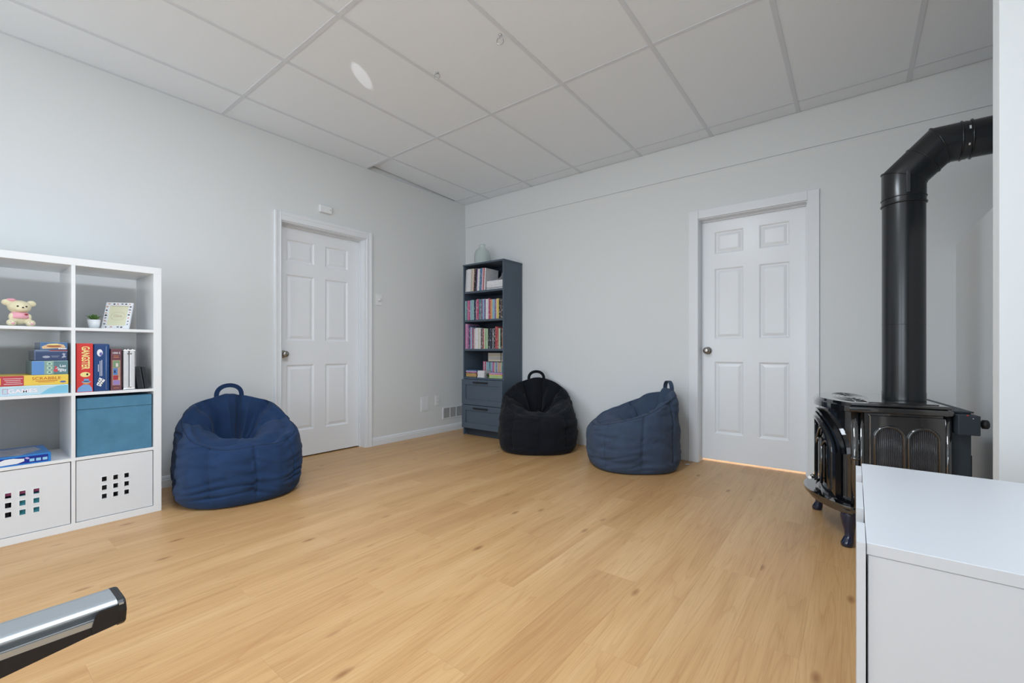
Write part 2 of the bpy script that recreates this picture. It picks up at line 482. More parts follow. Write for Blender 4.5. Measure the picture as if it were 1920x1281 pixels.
def sixp(w_, lm, rm, mid, h=2.04):
    c = w_ / 2
    cols = ((lm, c - mid / 2), (c + mid / 2, w_ - rm))
    return [(a, b_, z0, z1) for a, b_ in cols for z0, z1 in ((0.245, 0.845), (1.055, 1.645), (1.765, 1.965))]


# door 1: left wall, front face at x=-0.09, local x -> +y , local y(-) -> +x
M1 = Matrix(((0, -1, 0, -0.09), (1, 0, 0, -2.245), (0, 0, 1, 0.012), (0, 0, 0, 1)))
w1 = 0.80
d1 = six_panel_door('door_1', 'white six-panel door in the wall beside the navy bean bag', w1, 2.055,
                    [(a, b_, z0 - 0.0, z1 - 0.0) for a, b_ in ((0.075, 0.330), (0.438, 0.672)) for z0, z1 in ((0.235, 0.830), (1.043, 1.630), (1.742, 1.940))], 0.048, 0.925, M1)
M2 = Matrix(((1, 0, 0, 2.789), (0, 1, 0, 0.09), (0, 0, 1, 0.022), (0, 0, 0, 1)))
d2 = six_panel_door('door_2', 'white six-panel door between the slate bean bag and the black stove', 0.772, 2.07,
                    [(a, b_, z0, z1) for a, b_ in ((0.104, 0.330), (0.445, 0.660)) for z0, z1 in ((0.228, 0.850), (1.045, 1.655), (1.782, 1.975))], 0.050, 0.945, M2)




# door 1 lining, stops and casing (moulded)
t = MB()
t.box(-0.14, -0.001, D1A, D1A + 0.015, 0, D1T); t.box(-0.14, -0.001, D1B - 0.03, D1B, 0, D1T); t.box(-0.14, -0.001, D1A + .015, D1B - .03, D1T - 0.015, D1T)
t.box(-0.14, -0.126, D1A + .015, D1A + .03, 0, D1T - .015)
t.build('jamb', M_trim, None); jb = bpy.data.objects['jamb']; tag(jb, 'white door lining around the door by the navy bean bag', 'trim', kind='structure'); jb.name = 'trim_1'
s_ = MB(); s_.box(-0.088, -0.074, D1B - 0.042, D1B - 0.030, 0, D1T - .015, bev=0.001); s_.box(-0.088, -0.074, D1A + .015, D1B - .042, D1T - 0.027, D1T - 0.015, bev=0.001); s_.build('door_stop', M_trim, jb)


def casing_side(x, ya, yb, z0, z1, outer_low, parent):
    """moulded vertical casing on a +x wall"""
    n = [(0.0, 0.011), (0.10, 0.015), (0.18, 0.012), (0.55, 0.014), (0.62, 0.017), (0.90, 0.019), (1.0, 0.016)]
    prof = [(ya, 0.0)] + [((ya + (yb - ya) * (1 - u_)) if outer_low else (ya + (yb - ya) * u_), d_) for u_, d_ in (reversed(n) if outer_low else n)] + [(yb, 0.0)]
    q = MB(); q.prism([(x + d_, y_, z0) for y_, d_ in prof], (0, 0, z1 - z0)); return q.build('casing', M_trim, parent)
casing_side(0, -2.313, D1A + 0.006, 0, 2.150, True, jb)
casing_side(0, D1B - 0.016, -1.364, 0, 2.150, False, jb)
q = MB()
zz = [(2.078, 0.0), (2.078, 0.011), (2.086, 0.015), (2.092, 0.012), (2.118, 0.014), (2.124, 0.017), (2.143, 0.019), (2.150, 0.016), (2.150, 0)]
q.prism([(d_, D1A + 0.0065, z_) for z_, d_ in zz], (0, D1B - 0.0165 - D1A - 0.0065, 0)); q.build('casing', M_trim, jb)
# door 2 lining and flat casing
t = MB()
t.box(D2A, D2A + 0.012, 0.001, 0.14, 0, D2T); t.box(D2B - 0.014, D2B, 0.001, 0.14, 0, D2T); t.box(D2A + .012, D2B - .014, 0.001, 0.14, D2T - 0.012, D2T)
j2 = t.build('trim_2', M_trim); tag(j2, 'white door lining and flat casing beside the black stove', 'trim', kind='structure')
for a, b_, z0, z1 in ((2.706, D2A + 0.008, 0, 2.176), (D2B - 0.008, 3.646, 0, 2.176), (D2A + 0.0085, D2B - 0.0085, D2T - 0.006, 2.176)):
    q = MB(); q.box(a, b_, -0.016, 0, z0, z1, bev=0.0015, seg=1); q.build('casing', M_trim, j2)
s_ = MB(); s_.box(D2A + .012, D2B - .014, 0.072, 0.088, D2T - .024, D2T - .012, bev=.001); s_.box(D2B - 0.024, D2B - .014, 0.072, 0.088, 0, D2T - .024, bev=0.001); s_.build('door_stop', M_trim, j2)
# the lit hallway behind door 2 (its light comes under the door)
hf = MB(); hf.box(2.4, 4.0, 0.14, 1.0, -0.05, 0.0); tag(hf.build('floor_hall', M_floor), 'floor of the hall behind the closed door', 'floor', kind='structure')
hw = MB(); hw.box(2.4, 4.0, 1.0, 1.05, 0, 2.5); hw.box(2.35, 2.4, 0.14, 1.05, 0, 2.5); hw.box(4.0, 4.05, 0.14, 1.05, 0, 2.5); hw.box(2.35, 4.05, 0.14, 1.05, 2.5, 2.55)
tag(hw.build('wall_hall', M_wall), 'walls of the hall behind the closed door', 'wall', kind='structure')
area('hall_lamp', (3.18, 0.6, 2.3), (0, 0, 0), 0.5, 0.5, 40, (0.95, 0.90, 0.90))
bh = MB(); bh.box(-0.3, -0.145, D1A - .1, D1B + .1, 0, 2.3); tag(bh.build('door_light_block', M_dark), 'dark block added behind the closed door against stray light', 'wall', kind='structure')  # unseen block added to stop light leaking round the door


# ------------------------------------------------------------------ wall fittings
t = thing('motion_sensor', 'small white plastic chime box on the wall above the door', 'sensor', (0, -1.864, 2.262))
mb = MB(); mb.box(0.001, 0.030, -0.058, 0.058, -0.032, 0.032, bev=0.006, seg=3); mb.build('housing', M_plast, t)
mb = MB(); mb.lathe([(0, .0315), (0.004, .0315), (0.004, .029), (0, .029)], (0, 0.040, 0.002), 'x', 12); mb.build('indicator_lens', mat('grey_lens', (150, 152, 155), 0.3), t)
t = thing('dimmer_switch', 'white rotary dimmer switch plate on the wall beside the door', 'switch', (0, -1.277, 1.487))
mb = MB(); mb.box(0.0005, 0.006, -0.035, 0.035, -0.056, 0.056, bev=0.002); mb.build('plate', M_plast, t)
mb = MB(); mb.lathe([(0, .022), (0.013, .022), (0.015, .018), (0.016, .006), (0, .006)], axis='x', seg=24); mb.build('dial', M_plast, t)
t = thing('blank_plate', 'blank white cover plate low on the wall beside the outlet', 'cover plate', (0, -0.669, 0.361))
mb = MB(); mb.box(0.0005, 0.006, -0.055, 0.055, -0.080, 0.080, bev=0.002); mb.build('plate', M_trim, t)
mb = MB(); mb.box(0.006, 0.0075, -0.040, 0.040, -0.065, 0.065, bev=0.001); mb.build('raised_field', M_trim, t)
t = thing('wall_outlet', 'white double power outlet low on the wall above the vent', 'outlet', (0, -0.475, 0.384))
mb = MB(); mb.box(0.0005, 0.006, -0.035, 0.035, -0.058, 0.058, bev=0.002); mb.build('plate', M_plast, t)
for s in (-1, 1):
    mb = MB(); mb.box(0.006, 0.008, -0.017, 0.017, s * 0.022 - 0.014, s * 0.022 + 0.014, bev=0.0008); so = mb.build('socket', M_plast, t)
    mb = MB(); mb.box(0.008, 0.0083, -0.008, -0.006, s * 0.022 - 0.002, s * 0.022 + 0.007); mb.box(0.008, 0.0083, 0.006, 0.008, s * 0.022 - 0.002, s * 0.022 + 0.007); mb.build('slots', M_dark, so)
t = thing('wall_vent', 'grey metal air vent grille low on the wall by the bookcase', 'vent', (0, -0.22, 0.222))
mb = MB(); mb.box(0.0005, 0.003, -0.16, 0.16, -0.057, 0.057); mb.build('backing', mat('vent_dark', (70, 72, 74), 0.7), t)
mb = MB()
for a in ((-.175, .175, .057, .070), (-.175, .175, -.070, -.057)): mb.box(0.0005, 0.007, *a, bev=0.001, seg=1)
for a in ((-.175, -.155, -.057, .057), (.155, .175, -.057, .057)): mb.box(0.0005, 0.007, *a, bev=0.001, seg=1)
mb.build('frame', M_trim, t)
for a in (-.055, .050):
    mb = MB(); mb.box(0.003, 0.007, a - .006, a + .006, -.057, .057); mb.build('divider', M_trim, t)
sm = MB(); sm.box(-0.0005, 0.0005, -0.155, 0.155, -0.0028, 0.0028, mtx=Matrix.Rotation(math.radians(35), 4, 'Y')); sme = sm.mesh('louver'); sme.materials.append(M_trim)
for k in range(16):
    o = bpy.data.objects.new('louver', sme); COL.objects.link(o); o.parent = t; o.location = (0.0055, 0, -0.052 + k * 0.0069)


# ------------------------------------------------------------------ white shelving unit (cube grid)
KX0, KX1 = 0.145, 0.535           # back, front
KY1 = -3.204; TH, IN, CELL = 0.038, 0.016, 0.3355
KH = 2 * TH + 3 * IN + 4 * CELL
KY0 = KY1 - KH
ku = thing('shelving_unit', 'glossy white cube shelving unit standing against the wall', 'shelf', ((KX0 + KX1) / 2, (KY0 + KY1) / 2, 0))
ox, oy = ku.location.x, ku.location.y
def kbox(name, x0, x1, y0, y1, z0, z1, m=M_laq, bev=0.0008):
    mb = MB(); mb.box(x0 - ox, x1 - ox, y0 - oy, y1 - oy, z0, z1, bev=bev, seg=1); return mb.build(name, m, ku)
kbox('top_panel', KX0, KX1, KY0, KY1, KH - TH, KH)
kbox('bottom_panel', KX0, KX1, KY0, KY1, 0.0, TH)
kbox('side_panel', KX0, KX1, KY1 - TH, KY1, TH, KH - TH)
kbox('side_panel', KX0, KX1, KY0, KY0 + TH, TH, KH - TH)
def krow(i): return TH + i * (CELL + IN)          # z of the floor of row i (0 = lowest)
def kcol(i): return KY1 - TH - i * (CELL + IN)    # y of the right face of column i (0 = rightmost)
for i in range(1, 4): kbox('shelf', KX0, KX1, KY0 + TH, KY1 - TH, krow(i) - IN, krow(i))
for i in range(1, 4):
    for r in range(4): kbox('divider', KX0, KX1 - 0.0006, kcol(i), kcol(i) + IN, krow(r), krow(r) + CELL)


# drawer-door inserts with nine square holes
def hole_insert(label, col, hy, hz):
    y1 = kcol(col) - 0.004; y0 = kcol(col) - CELL + 0.003; z0 = krow(0) + 0.003; z1 = krow(0) + CELL - 0.004
    t = thing('door_insert', label, 'door insert', (0.53, (y0 + y1) / 2, krow(0)))
    cx, cy, cz = t.location
    hw_, hh = 0.0105, 0.0135
    ys_ = sorted([y0, y1] + [h - hw_ for h in hy] + [h + hw_ for h in hy]); zs_ = sorted([z0, z1] + [h - hh for h in hz] + [h + hh for h in hz])
    mb = MB(); bm = mb.bm
    G = {}
    def vv(i, j, x_):
        if (i, j, x_) not in G: G[i, j, x_] = bm.verts.new((x_ - cx, ys_[i] - cy, zs_[j] - cz))
        return G[i, j, x_]
    holes = set()
    for i in range(len(ys_) - 1):
        for j in range(len(zs_) - 1):
            if any(abs((ys_[i] + ys_[i + 1]) / 2 - h) < 1e-4 for h in hy) and any(abs((zs_[j] + zs_[j + 1]) / 2 - h) < 1e-4 for h in hz): holes.add((i, j))
    xf, xb = 0.531, 0.519
    for i in range(len(ys_) - 1):
        for j in range(len(zs_) - 1):
            if (i, j) in holes: continue
            for x_ in (xf, xb): bm.faces.new((vv(i, j, x_), vv(i + 1, j, x_), vv(i + 1, j + 1, x_), vv(i, j + 1, x_)))
            for (di, dj, a, b_) in ((-1, 0, (i, j), (i, j + 1)), (1, 0, (i + 1, j), (i + 1, j + 1)), (0, -1, (i, j), (i + 1, j)), (0, 1, (i, j + 1), (i + 1, j + 1))):
                n = (i + di, j + dj)
                if n in holes or not (0 <= n[0] < len(ys_) - 1 and 0 <= n[1] < len(zs_) - 1):
                    bm.faces.new((vv(*a, xf), vv(*b_, xf), vv(*b_, xb), vv(*a, xb)))
    mb.build('door', M_white, t)
    for a in hy:
        for b_ in hz:
            q = MB(); e = 0.0035
            for bb in ((a - hw_ - e, a + hw_ + e, b_ + hh, b_ + hh + e), (a - hw_ - e, a + hw_ + e, b_ - hh - e, b_ - hh), (a - hw_ - e, a - hw_, b_ - hh, b_ + hh), (a + hw_, a + hw_ + e, b_ - hh, b_ + hh)):
                q.box(xf - cx, xf + 0.0012 - cx, bb[0] - cy, bb[1] - cy, bb[2] - cz, bb[3] - cz)
            q.build('hole_rim', M_plast, t)
    q = MB(); q.box(0.16 - cx, 0.168 - cx, y0 - cy, y1 - cy, z0 - cz, z1 - cz); q.box(.168 - cx, xb - cx, y0 - cy, y0 + .008 - cy, z0 - cz, z1 - cz); q.box(.168 - cx, xb - cx, y1 - .008 - cy, y1 - cy, z0 - cz, z1 - cz); q.box(.168 - cx, xb - cx, y0 + .008 - cy, y1 - .008 - cy, z0 - cz, z0 + .008 - cz); q.box(.168 - cx, xb - cx, y0 + .008 - cy, y1 - .008 - cy, z1 - .008 - cz, z1 - cz)
    q.build('carcass', M_white, t)
    return t
hole_insert('white door insert with nine dark square holes below the blue fabric box', 0, (-3.461, -3.413, -3.365), (0.152, 0.200, 0.248))
hole_insert('white door insert with pink and teal cloth behind its square holes', 1, (-3.817, -3.769, -3.721), (0.151, 0.198, 0.246))
def bundle(name, label, loc, sz, m):
    mb = MB(); mb.box(-sz[0], sz[0], -sz[1], sz[1], 0, sz[2], bev=min(sz) * 0.35, seg=3)
    for v in mb.bm.verts: v.co += noise.noise_vector(v.co * 40 + Vector(loc)) * 0.004
    return tag(mb.build(name, m, loc=loc), label, 'cloth')
bundle('folded_cloth', 'teal folded cloth behind the holes of the white insert', (0.486, -3.735, krow(0) + 0.011), (0.03, 0.062, 0.185), fabric('teal_cloth', (70, 150, 165)))
bundle('folded_cloth', 'pink folded cloth behind the upper holes of the white insert', (0.486, -3.765, krow(0) + 0.199), (0.03, 0.105, 0.05), fabric('pink_cloth', (170, 90, 130)))
bundle('folded_cloth', 'dark folded cloth inside the white insert', (0.484, -3.850, krow(0) + 0.011), (0.03, 0.040, 0.17), fabric('dark_cloth', (45, 45, 50)))
# blue fabric storage box
c0 = kcol(0); t = thing('storage_box', 'blue fabric storage box filling a cube of the white shelving', 'box', (0.345, c0 - CELL / 2, krow(1)))
mb = MB(); mb.box(-0.175, 0.178, -0.163, 0.163, 0.0, 0.318, bev=0.006, seg=3)
for v in mb.bm.verts:
    if v.co.x > 0.1: v.co.x += 0.003 * noise.noise(v.co * 9)
TEALBOX = fabric('blue_box_fabric', (84, 134, 164), 700)
bx = mb.build('box_body', TEALBOX, t)
mb = MB(); mb.box(0.178, 0.1815, -0.161, 0.161, 0.257, 0.316, bev=0.0012, seg=1); mb.build('lid_flap', TEALBOX, t)


# ------------------------------------------------------------------ board games and trinkets on the white shelves
def gbox(name, label, cat, x0, x1, y0, y1, z0, z1, m, bev=0.002, group=None, seg=2):
    t = thing(name, label, cat, ((x0 + x1) / 2, (y0 + y1) / 2, z0), group=group)
    mb = MB(); mb.box((x0 - x1) / 2, (x1 - x0) / 2, (y0 - y1) / 2, (y1 - y0) / 2, 0, z1 - z0, bev=bev, seg=seg)
    mb.build('body', m, t)
    t['hx'] = (x1 - x0) / 2
    return t
def pr(t, pts, m, lift=0.0, name='print'):
    return poly_print(pts, t['hx'] - 0.0002 + lift, m, t, name)
Z2 = krow(2)
red_box = mat('red_box_card', (214, 62, 60), 0.45); cream = mat('cream_ink', (240, 225, 150), 0.6); sky_ink = mat('sky_blue_ink', (120, 165, 215), 0.6)
navy_tin = mat('navy_tin', (18, 62, 120), 0.25, coat=0.4); white_ink = mat('white_ink', (232, 235, 240), 0.5); black_ink = mat('black_ink', (25, 25, 28), 0.6)
orange_ink = mat('orange_ink', (225, 150, 90), 0.6)
t = gbox('board_game', 'red upright board game box with cream lettering and blue hatted figure', 'game box', 0.25, 0.525, -3.5735, -3.5065, Z2, 1.008, red_box, group='games on the white shelves')
lettering('GANGSTER', 0.044, (t['hx'] + 0.0004, 0.002, 0.188), cream, t, sx=0.56, orient=FACE_X_DOWN, bold=0.0012)
pr(t, ell(0.002, 0.096, 0.020, 0.014), cream); pr(t, ell(0.010, 0.097, 0.004, 0.006), black_ink, 0.0005)
pr(t, [(-0.031, 0.003), (0.030, 0.003), (0.029, 0.022), (0.018, 0.040), (-0.006, 0.042), (-0.026, 0.024)], sky_ink)
pr(t, ell(0.006, 0.052, 0.014, 0.010), orange_ink, 0.0004); pr(t, ell(0.006, 0.056, 0.019, 0.005), sky_ink, 0.0009); pr(t, [(-0.005, 0.057), (0.017, 0.057), (0.016, 0.072), (-0.003, 0.073)], sky_ink, 0.0009)
t = gbox('game_tin', 'navy blue upright game tin with white checkered board print', 'game box', 0.26, 0.523, -3.5045, -3.4365, Z2, 1.006, navy_tin, 0.007, 'games on the white shelves', 3)
pr(t, ell(-0.008, 0.215, 0.012, 0.020), white_ink); pr(t, ell(-0.004, 0.208, 0.006, 0.010), mat('violet_ink', (110, 110, 170), .6), 0.0005)
for dy, a, b_ in ((0.000, 0.085, 0.175), (-0.007, 0.085, 0.170), (-0.014, 0.110, 0.150)): pr(t, rect(dy - 0.0012, dy + 0.0012, a, b_), white_ink)
pr(t, [(-0.022, 0.036), (-0.004, 0.026), (0.014, 0.062), (-0.010, 0.078)], white_ink)
for i in range(4):
    for j in range(4):
        if (i + j) % 2 == 0:
            cy, cz = -0.0125 + i * 0.006 - j * 0.001, 0.038 + j * 0.0085 + i * 0.0
            pr(t, rect(cy - 0.0024, cy + 0.0024, cz - 0.003, cz + 0.003), black_ink, 0.0005)
mb = MB(); mb.tube([(t['hx'] - 0.004, 0.0185, 0.006), (t['hx'] + 0.0006, 0.0185, 0.010), (t['hx'] + 0.0006, 0.0185, 0.250), (t['hx'] - 0.004, 0.0185, 0.256)], 0.0012, 6); mb.build('lid_seam', mat('tin_edge', (150, 175, 205), 0.2, metal=.6), t)
pz = mat('puzzle_card', (112, 72, 82), 0.4)
t = gbox('puzzle_box', 'maroon thousand-piece puzzle box standing beside the silver case', 'puzzle box', 0.27, 0.522, -3.4325, -3.3855, Z2, 0.978, pz, group='games on the white shelves')
lettering('1000 E', 0.017, (t['hx'] + 0.0004, 0.0, 0.213), white_ink, t, sx=0.75)
pr(t, rect(-0.016, 0.017, 0.030, 0.172), mat('puzzle_tan', (205, 170, 130), 0.5))
for (a, b_, c, d, col) in ((-.014, .015, .130, .170, (120, 150, 120)), (-.014, .006, .088, .128, (90, 130, 185)), (.006, .016, .075, .128, (190, 150, 130)), (-.014, .008, .060, .086, (170, 60, 70)), (-.014, .015, .032, .058, (150, 130, 190)), (-.002, .008, .135, .155, (215, 205, 200)), (-.010, -.003, .100, .115, (40, 60, 110))):
    pr(t, rect(a, b_, c, d), mat('puzzle_ink_%d%d%d' % col, col, 0.5), 0.0005 if (d - c) > .024 else 0.001)
for zz_ in (0.197, 0.188, 0.014): pr(t, rect(-.012, .012, zz_ - .001, zz_ + .001), orange_ink)
# silver aluminium case
alu = mat('case_aluminium', (220, 223, 227), 0.34, metal=0.25)
t = thing('aluminium_case', 'silver aluminium dice case standing upright between puzzle and black cases', 'case', (0.40, -3.350, Z2))
for s, yy in ((0, -0.0145), (1, 0.0135)):
    mb = MB(); mb.box(-0.11, 0.118, yy - 0.0125, yy + 0.0125, 0.008, 0.226, bev=0.006, seg=3); mb.build('shell', alu, t)
mb = MB(); mb.box(-0.108, 0.120, -0.028, 0.027, 0.0, 0.010, bev=0.003); mb.build('edge_trim', M_chrome, t)
mb = MB(); mb.box(-0.108, 0.119, -0.028, 0.027, 0.2245, 0.230, bev=0.002); mb.build('edge_trim', M_chrome, t)
for yy in (-0.018, -0.004, 0.016):
    mb = MB(); mb.sphere((0.105, yy, 0.233), 0.007, sub=2, scale=(1, 1, 0.8)); mb.build('corner_cap', M_chrome, t)
for yy in (-0.007, 0.006):
    mb = MB(); mb.lathe([(0, 0.120), (0.0045, 0.120), (0.0045, 0.117), (0, 0.117)], (0, yy, 0.210), 'x', 10); mb.build('hinge', M_steel, t)
mb = MB(); mb.box(0.118, 0.1205, -0.009, 0.008, 0.012, 0.018, bev=.001); mb.build('latch', M_steel, t)
# two black leaning cases
blk = mat('black_case', (38, 42, 48), 0.5)
def leaning(y, w_, h_, ang, label):
    t = thing('media_case', label, 'case', (0.42, y, Z2))
    R_ = Matrix.Translation((0, 0, 0.0004)) @ Matrix.Rotation(ang, 4, 'X')
    mb = MB(); mb.box(-0.09, 0.085, 0, w_, 0, h_, bev=0.002, mtx=R_); mb.build('body', blk, t)
    mb = MB(); mb.box(0.085, 0.0862, w_ * 0.80, w_ * 0.88, 0.004, h_ - 0.004, mtx=R_); mb.build('seam', mat('case_seam', (70, 76, 84), 0.5), t)
leaning(-3.3085, 0.030, 0.126, math.radians(8), 'wide black case leaning beside the silver case')
leaning(-3.2750, 0.019, 0.128, math.radians(8), 'narrow black case leaning against the wide black one')
mb = MB(); mb.lathe([(0, 0), (.008, 0), (.008, .004), (0.004, .008), (0, .008)], seg=10)
# left column, second row
white_card = mat('white_card', (225, 230, 232), 0.4)
t = gbox('board_game', 'pale blue and white flat game box at the bottom of the stack', 'game box', 0.23, 0.523, -3.932, -3.603, Z2, 0.789, mat('pale_blue_card', (190, 220, 232), 0.35, coat=.3), group='games on the white shelves')
cz_ = (0.789 - Z2) / 2
pr(t, [(0.06, 0.003), (0.162, 0.003), (0.162, 0.045), (0.13, 0.044), (0.09, 0.030)], mat('aqua_ink', (130, 195, 220), 0.4)); lettering('GAMES', 0.026, (t['hx'] + .0004, 0.0, 0.022), mat('lilac_white', (246, 236, 244), .4), t, sx=1.25, bold=0.0006)
mb = MB(); 
for bb in ((-.068, -.050, .034, .036), (-.068, -.050, .010, .012), (-.068, -.066, .012, .034), (-.052, -.050, .012, .034)): mb.box(t['hx'], t['hx'] + .0006, *bb)
mb.build('print', mat('rose_ink', (205, 150, 185), .5), t)
t = gbox('board_game', 'yellow and red flat word game box on the pale blue box', 'game box', 0.23, 0.523, -3.935, -3.603, 0.7895, 0.842, mat('yellow_card', (236, 205, 90), 0.4), group='games on the white shelves')
pr(t, rect(-.165, 0.005, 0.001, 0.0515), mat('crimson_card', (190, 70, 80), 0.45)); lettering('SCRABBLE', 0.021, (t['hx'] + .0004, 0.085, 0.034), mat('rust_ink', (190, 90, 50), .5), t, sx=1.1)
pr(t, rect(.045, .125, .020, .023), mat('rust_ink'), 0); pr(t, rect(.055, .115, .014, .016), mat('rust_ink'), 0)
pr(t, ell(0.145, 0.014, 0.012, 0.005), mat('slate_blue_ink', (90, 110, 170), .5)); pr(t, rect(-.165, -.072, .008, .042), mat('yellow_card'), 0.0005); pr(t, ell(-.100, .026, .024, .014), mat('green_ink', (70, 130, 80), .5), 0.001)
for k_, (a, b_) in enumerate(((-.062, .000), (-.055, -.005), (-.060, -.006), (-.064, .001))): pr(t, rect(a, b_, .010 + k_ * .009, .012 + k_ * .009), white_ink, .0005)
t = gbox('board_game', 'teal and blue dice game box lying on the yellow box', 'game box', 0.26, 0.522, -3.737, -3.604, 0.8425, 0.915, mat('teal_card', (92, 130, 138), 0.35, coat=.4), group='games on the white shelves')
pr(t, rect(-.066, -.022, .001, .071), mat('cornflower_card', (98, 146, 205), .4)); pr(t, rect(-.022, .012, .001, .071), mat('sage_card', (140, 170, 160), .4))
for k_ in range(3): pr(t, ell(-.003, .013 + k_ * .022, .010, .009), mat('mint_ink', (185, 215, 195), .5), .0005); pr(t, ell(-.003, .013 + k_ * .022, .005, .0045), mat('teal_card'), .001)
pr(t, ell(.020, .022, .008, .009, rot=.5), mat('cherry_ink', (200, 80, 90), .5), .0005); pr(t, ell(.020, .038, .005, .006), mat('cherry_ink'), .0005)
lettering('Las', 0.018, (t['hx'] + .0004, 0.046, 0.045), white_ink, t, bold=.0004); lettering('Vegas', 0.024, (t['hx'] + .0004, 0.038, 0.027), white_ink, t, sx=.8, bold=.0004, orient=FACE_X @ Matrix.Rotation(-.25, 4, 'Z'))
t = gbox('game_tin', 'dark blue game tin with grey emblem in the stack', 'game box', 0.27, 0.520, -3.728, -3.606, 0.9155, 0.973, mat('midnight_tin', (52, 70, 110), 0.25, coat=.4), 0.004, 'games on the white shelves', 2)
mb = MB(); mb.box(-t['hx'] - .0005, t['hx'] + .0008, -.0615, .0615, .047, .0488); mb.build('lid_seam', mat('tin_edge'), t)
pr(t, ell(-.018, .020, .014, .006), mat('silver_ink', (165, 172, 190), .4)); pr(t, rect(-.001, .030, .024, .0255), mat('silver_ink')); pr(t, rect(.002, .026, .018, .0195), mat('silver_ink')); pr(t, [(.038, .014), (.056, .018), (.050, .028), (.054, .036), (.044, .040), (.040, .034), (.046, .028), (.040, .020)], mat('silver_ink')); pr(t, rect(-.005, .06, .050, .056), mat('dull_red_ink', (150, 70, 75), .5))
t = gbox('board_game', 'small blue game box with tan board print on top of the stack', 'game box', 0.28, 0.520, -3.706, -3.606, 0.9735, 1.012, mat('steel_blue_card', (70, 112, 160), 0.35, coat=.4), group='games on the white shelves')
pr(t, [(-.042, .004), (.043, .010), (.036, .026), (.010, .033), (-.020, .030), (-.046, .016)], mat('tan_ink', (222, 190, 150), .5)); pr(t, ell(.0, .018, .028, .006), mat('brown_ink', (165, 105, 70), .5), .0005); pr(t, ell(-.004, .027, .022, .004), cream, .001); pr(t, rect(.015, .046, .003, .008), white_ink, .001)
# blue box with a white launcher print, third row left
Z1 = krow(1)
t = gbox('board_game', 'bright blue flat game box alone in an open white cube', 'game box', 0.22, 0.524, -3.925, -3.668, Z1, 0.436, mat('azure_card', (20, 125, 205), 0.3, coat=.4), group='games on the white shelves')
h_ = 0.436 - Z1
pr(t, rect(-.128, .118, .006, h_ - .007), mat('deep_blue_card', (16, 40, 140), .35)); pr(t, [(-.072, .006), (.010, .009), (.034, .018), (.034, .031), (.014, .033), (-.004, .037), (-.032, .036), (-.046, .030), (-.075, .024)], white_ink, .0005)
for k_ in range(3): pr(t, rect(.052 + k_ * .023, .069 + k_ * .023, .012, .026), mat('ice_ink', (150, 205, 235), .5), .0005)
pr(t, ell(.044, .031, .008, .005, rot=-.5), mat('lilac_ink', (180, 165, 215), .5), .0005)
lettering('LF', 0.024, (t['hx'] + .001, -0.093, 0.021), mat('bright_yellow_ink', (245, 215, 50), .5), t, bold=.001); pr(t, rect(-.118, -.090, .004, .011), mat('scarlet_ink', (205, 50, 50), .5), .0007)
mb = MB(); mb.prism([(-.10, -.11, h_), (.08, -.11, h_), (.135, .02, h_), (.02, .105, h_), (-.10, .09, h_)], (0, 0, .0005)); mb.build('print', mat('muted_grey_ink', (150, 152, 165), .35, var=(30, .3)), t)


# bear figurine
def remeshed(mb, vox, m, name, parent):
    o = mb.build(name, m, parent)
    md = o.modifiers.new('remesh', 'REMESH'); md.mode = 'VOXEL'; md.voxel_size = vox; md.use_smooth_shade = True
    s2 = o.modifiers.new('smooth', 'SMOOTH'); s2.iterations = 4
    dg = bpy.context.evaluated_depsgraph_get(); dg.update()
    me = bpy.data.meshes.new_from_object(o.evaluated_get(dg)); o.modifiers.clear(); o.data = me
    return o
ivory = mat('ivory_vinyl', (232, 222, 188), 0.4); rose = mat('rose_vinyl', (236, 170, 185), 0.45)
bt = thing('bear_figurine', 'cream bear figurine in a pink shirt sitting on the top shelf', 'figurine', (0.455, -3.775, krow(3)), math.radians(12))
mb = MB()      # local +x faces the viewer
mb.sphere((0, 0, .048), .034, sub=3, scale=(.9, 1.05, 1.15)); mb.sphere((0.002, 0, .100), .040, sub=3, scale=(.92, 1.08, .86)); mb.sphere((.026, 0, .089), .022, sub=3, scale=(.9, 1.15, .75))
for s in (-1, 1):
    mb.sphere((-.002, s * .045, .121), .0165, sub=3, scale=(.6, 1.1, 1)); mb.sphere((.024, s * .034, .018), .0185, sub=3, scale=(1.15, 1, .95)); mb.sphere((.012, s * .030, .048), .012, sub=3, scale=(1, 1, 1.6))
remeshed(mb, .0026, ivory, 'body', bt)
mb = MB(); mb.lathe([(.0335, .040), (.0375, .044), (.0365, .056), (.033, .066), (.026, .074), (.020, .076)], seg=32); mb.build('shirt', rose, bt)
mb = MB(); mb.sphere((-.002, -.028, .134), .013, sub=2, scale=(.8, 1.5, .7)); mb.build('hair_bow', rose, bt)
for s in (-1, 1):
    mb = MB(); mb.sphere((.0365, s * .0155, .102), .0042, sub=2, scale=(.6, 1, 1)); mb.build('eye', black_ink, bt)
    mb = MB(); mb.sphere((.0435, s * .034, .014), .0065, sub=2, scale=(.3, 1.1, .8)); pd = mb.build('paw_pad', rose, bt)
    mb = MB()
    for a in (-.007, 0, .007): mb.sphere((.0425, s * .034 + a, .0235 - abs(a) * .2), .0022, sub=1, scale=(.4, 1, 1))
    mb.build('toe_pad', mat('grey_ink', (150, 140, 142), .5), pd)
mb = MB(); mb.sphere((.0475, 0, .0955), .0038, sub=2, scale=(.5, 1.1, .8)); mb.build('nose', black_ink, bt)
mb = MB(); mb.sphere((.034, .016, .062), .005, sub=2, scale=(.6, 1.4, .8)); mb.build('heart_badge', mat('dark_red_paint', (165, 35, 40), .35), bt)
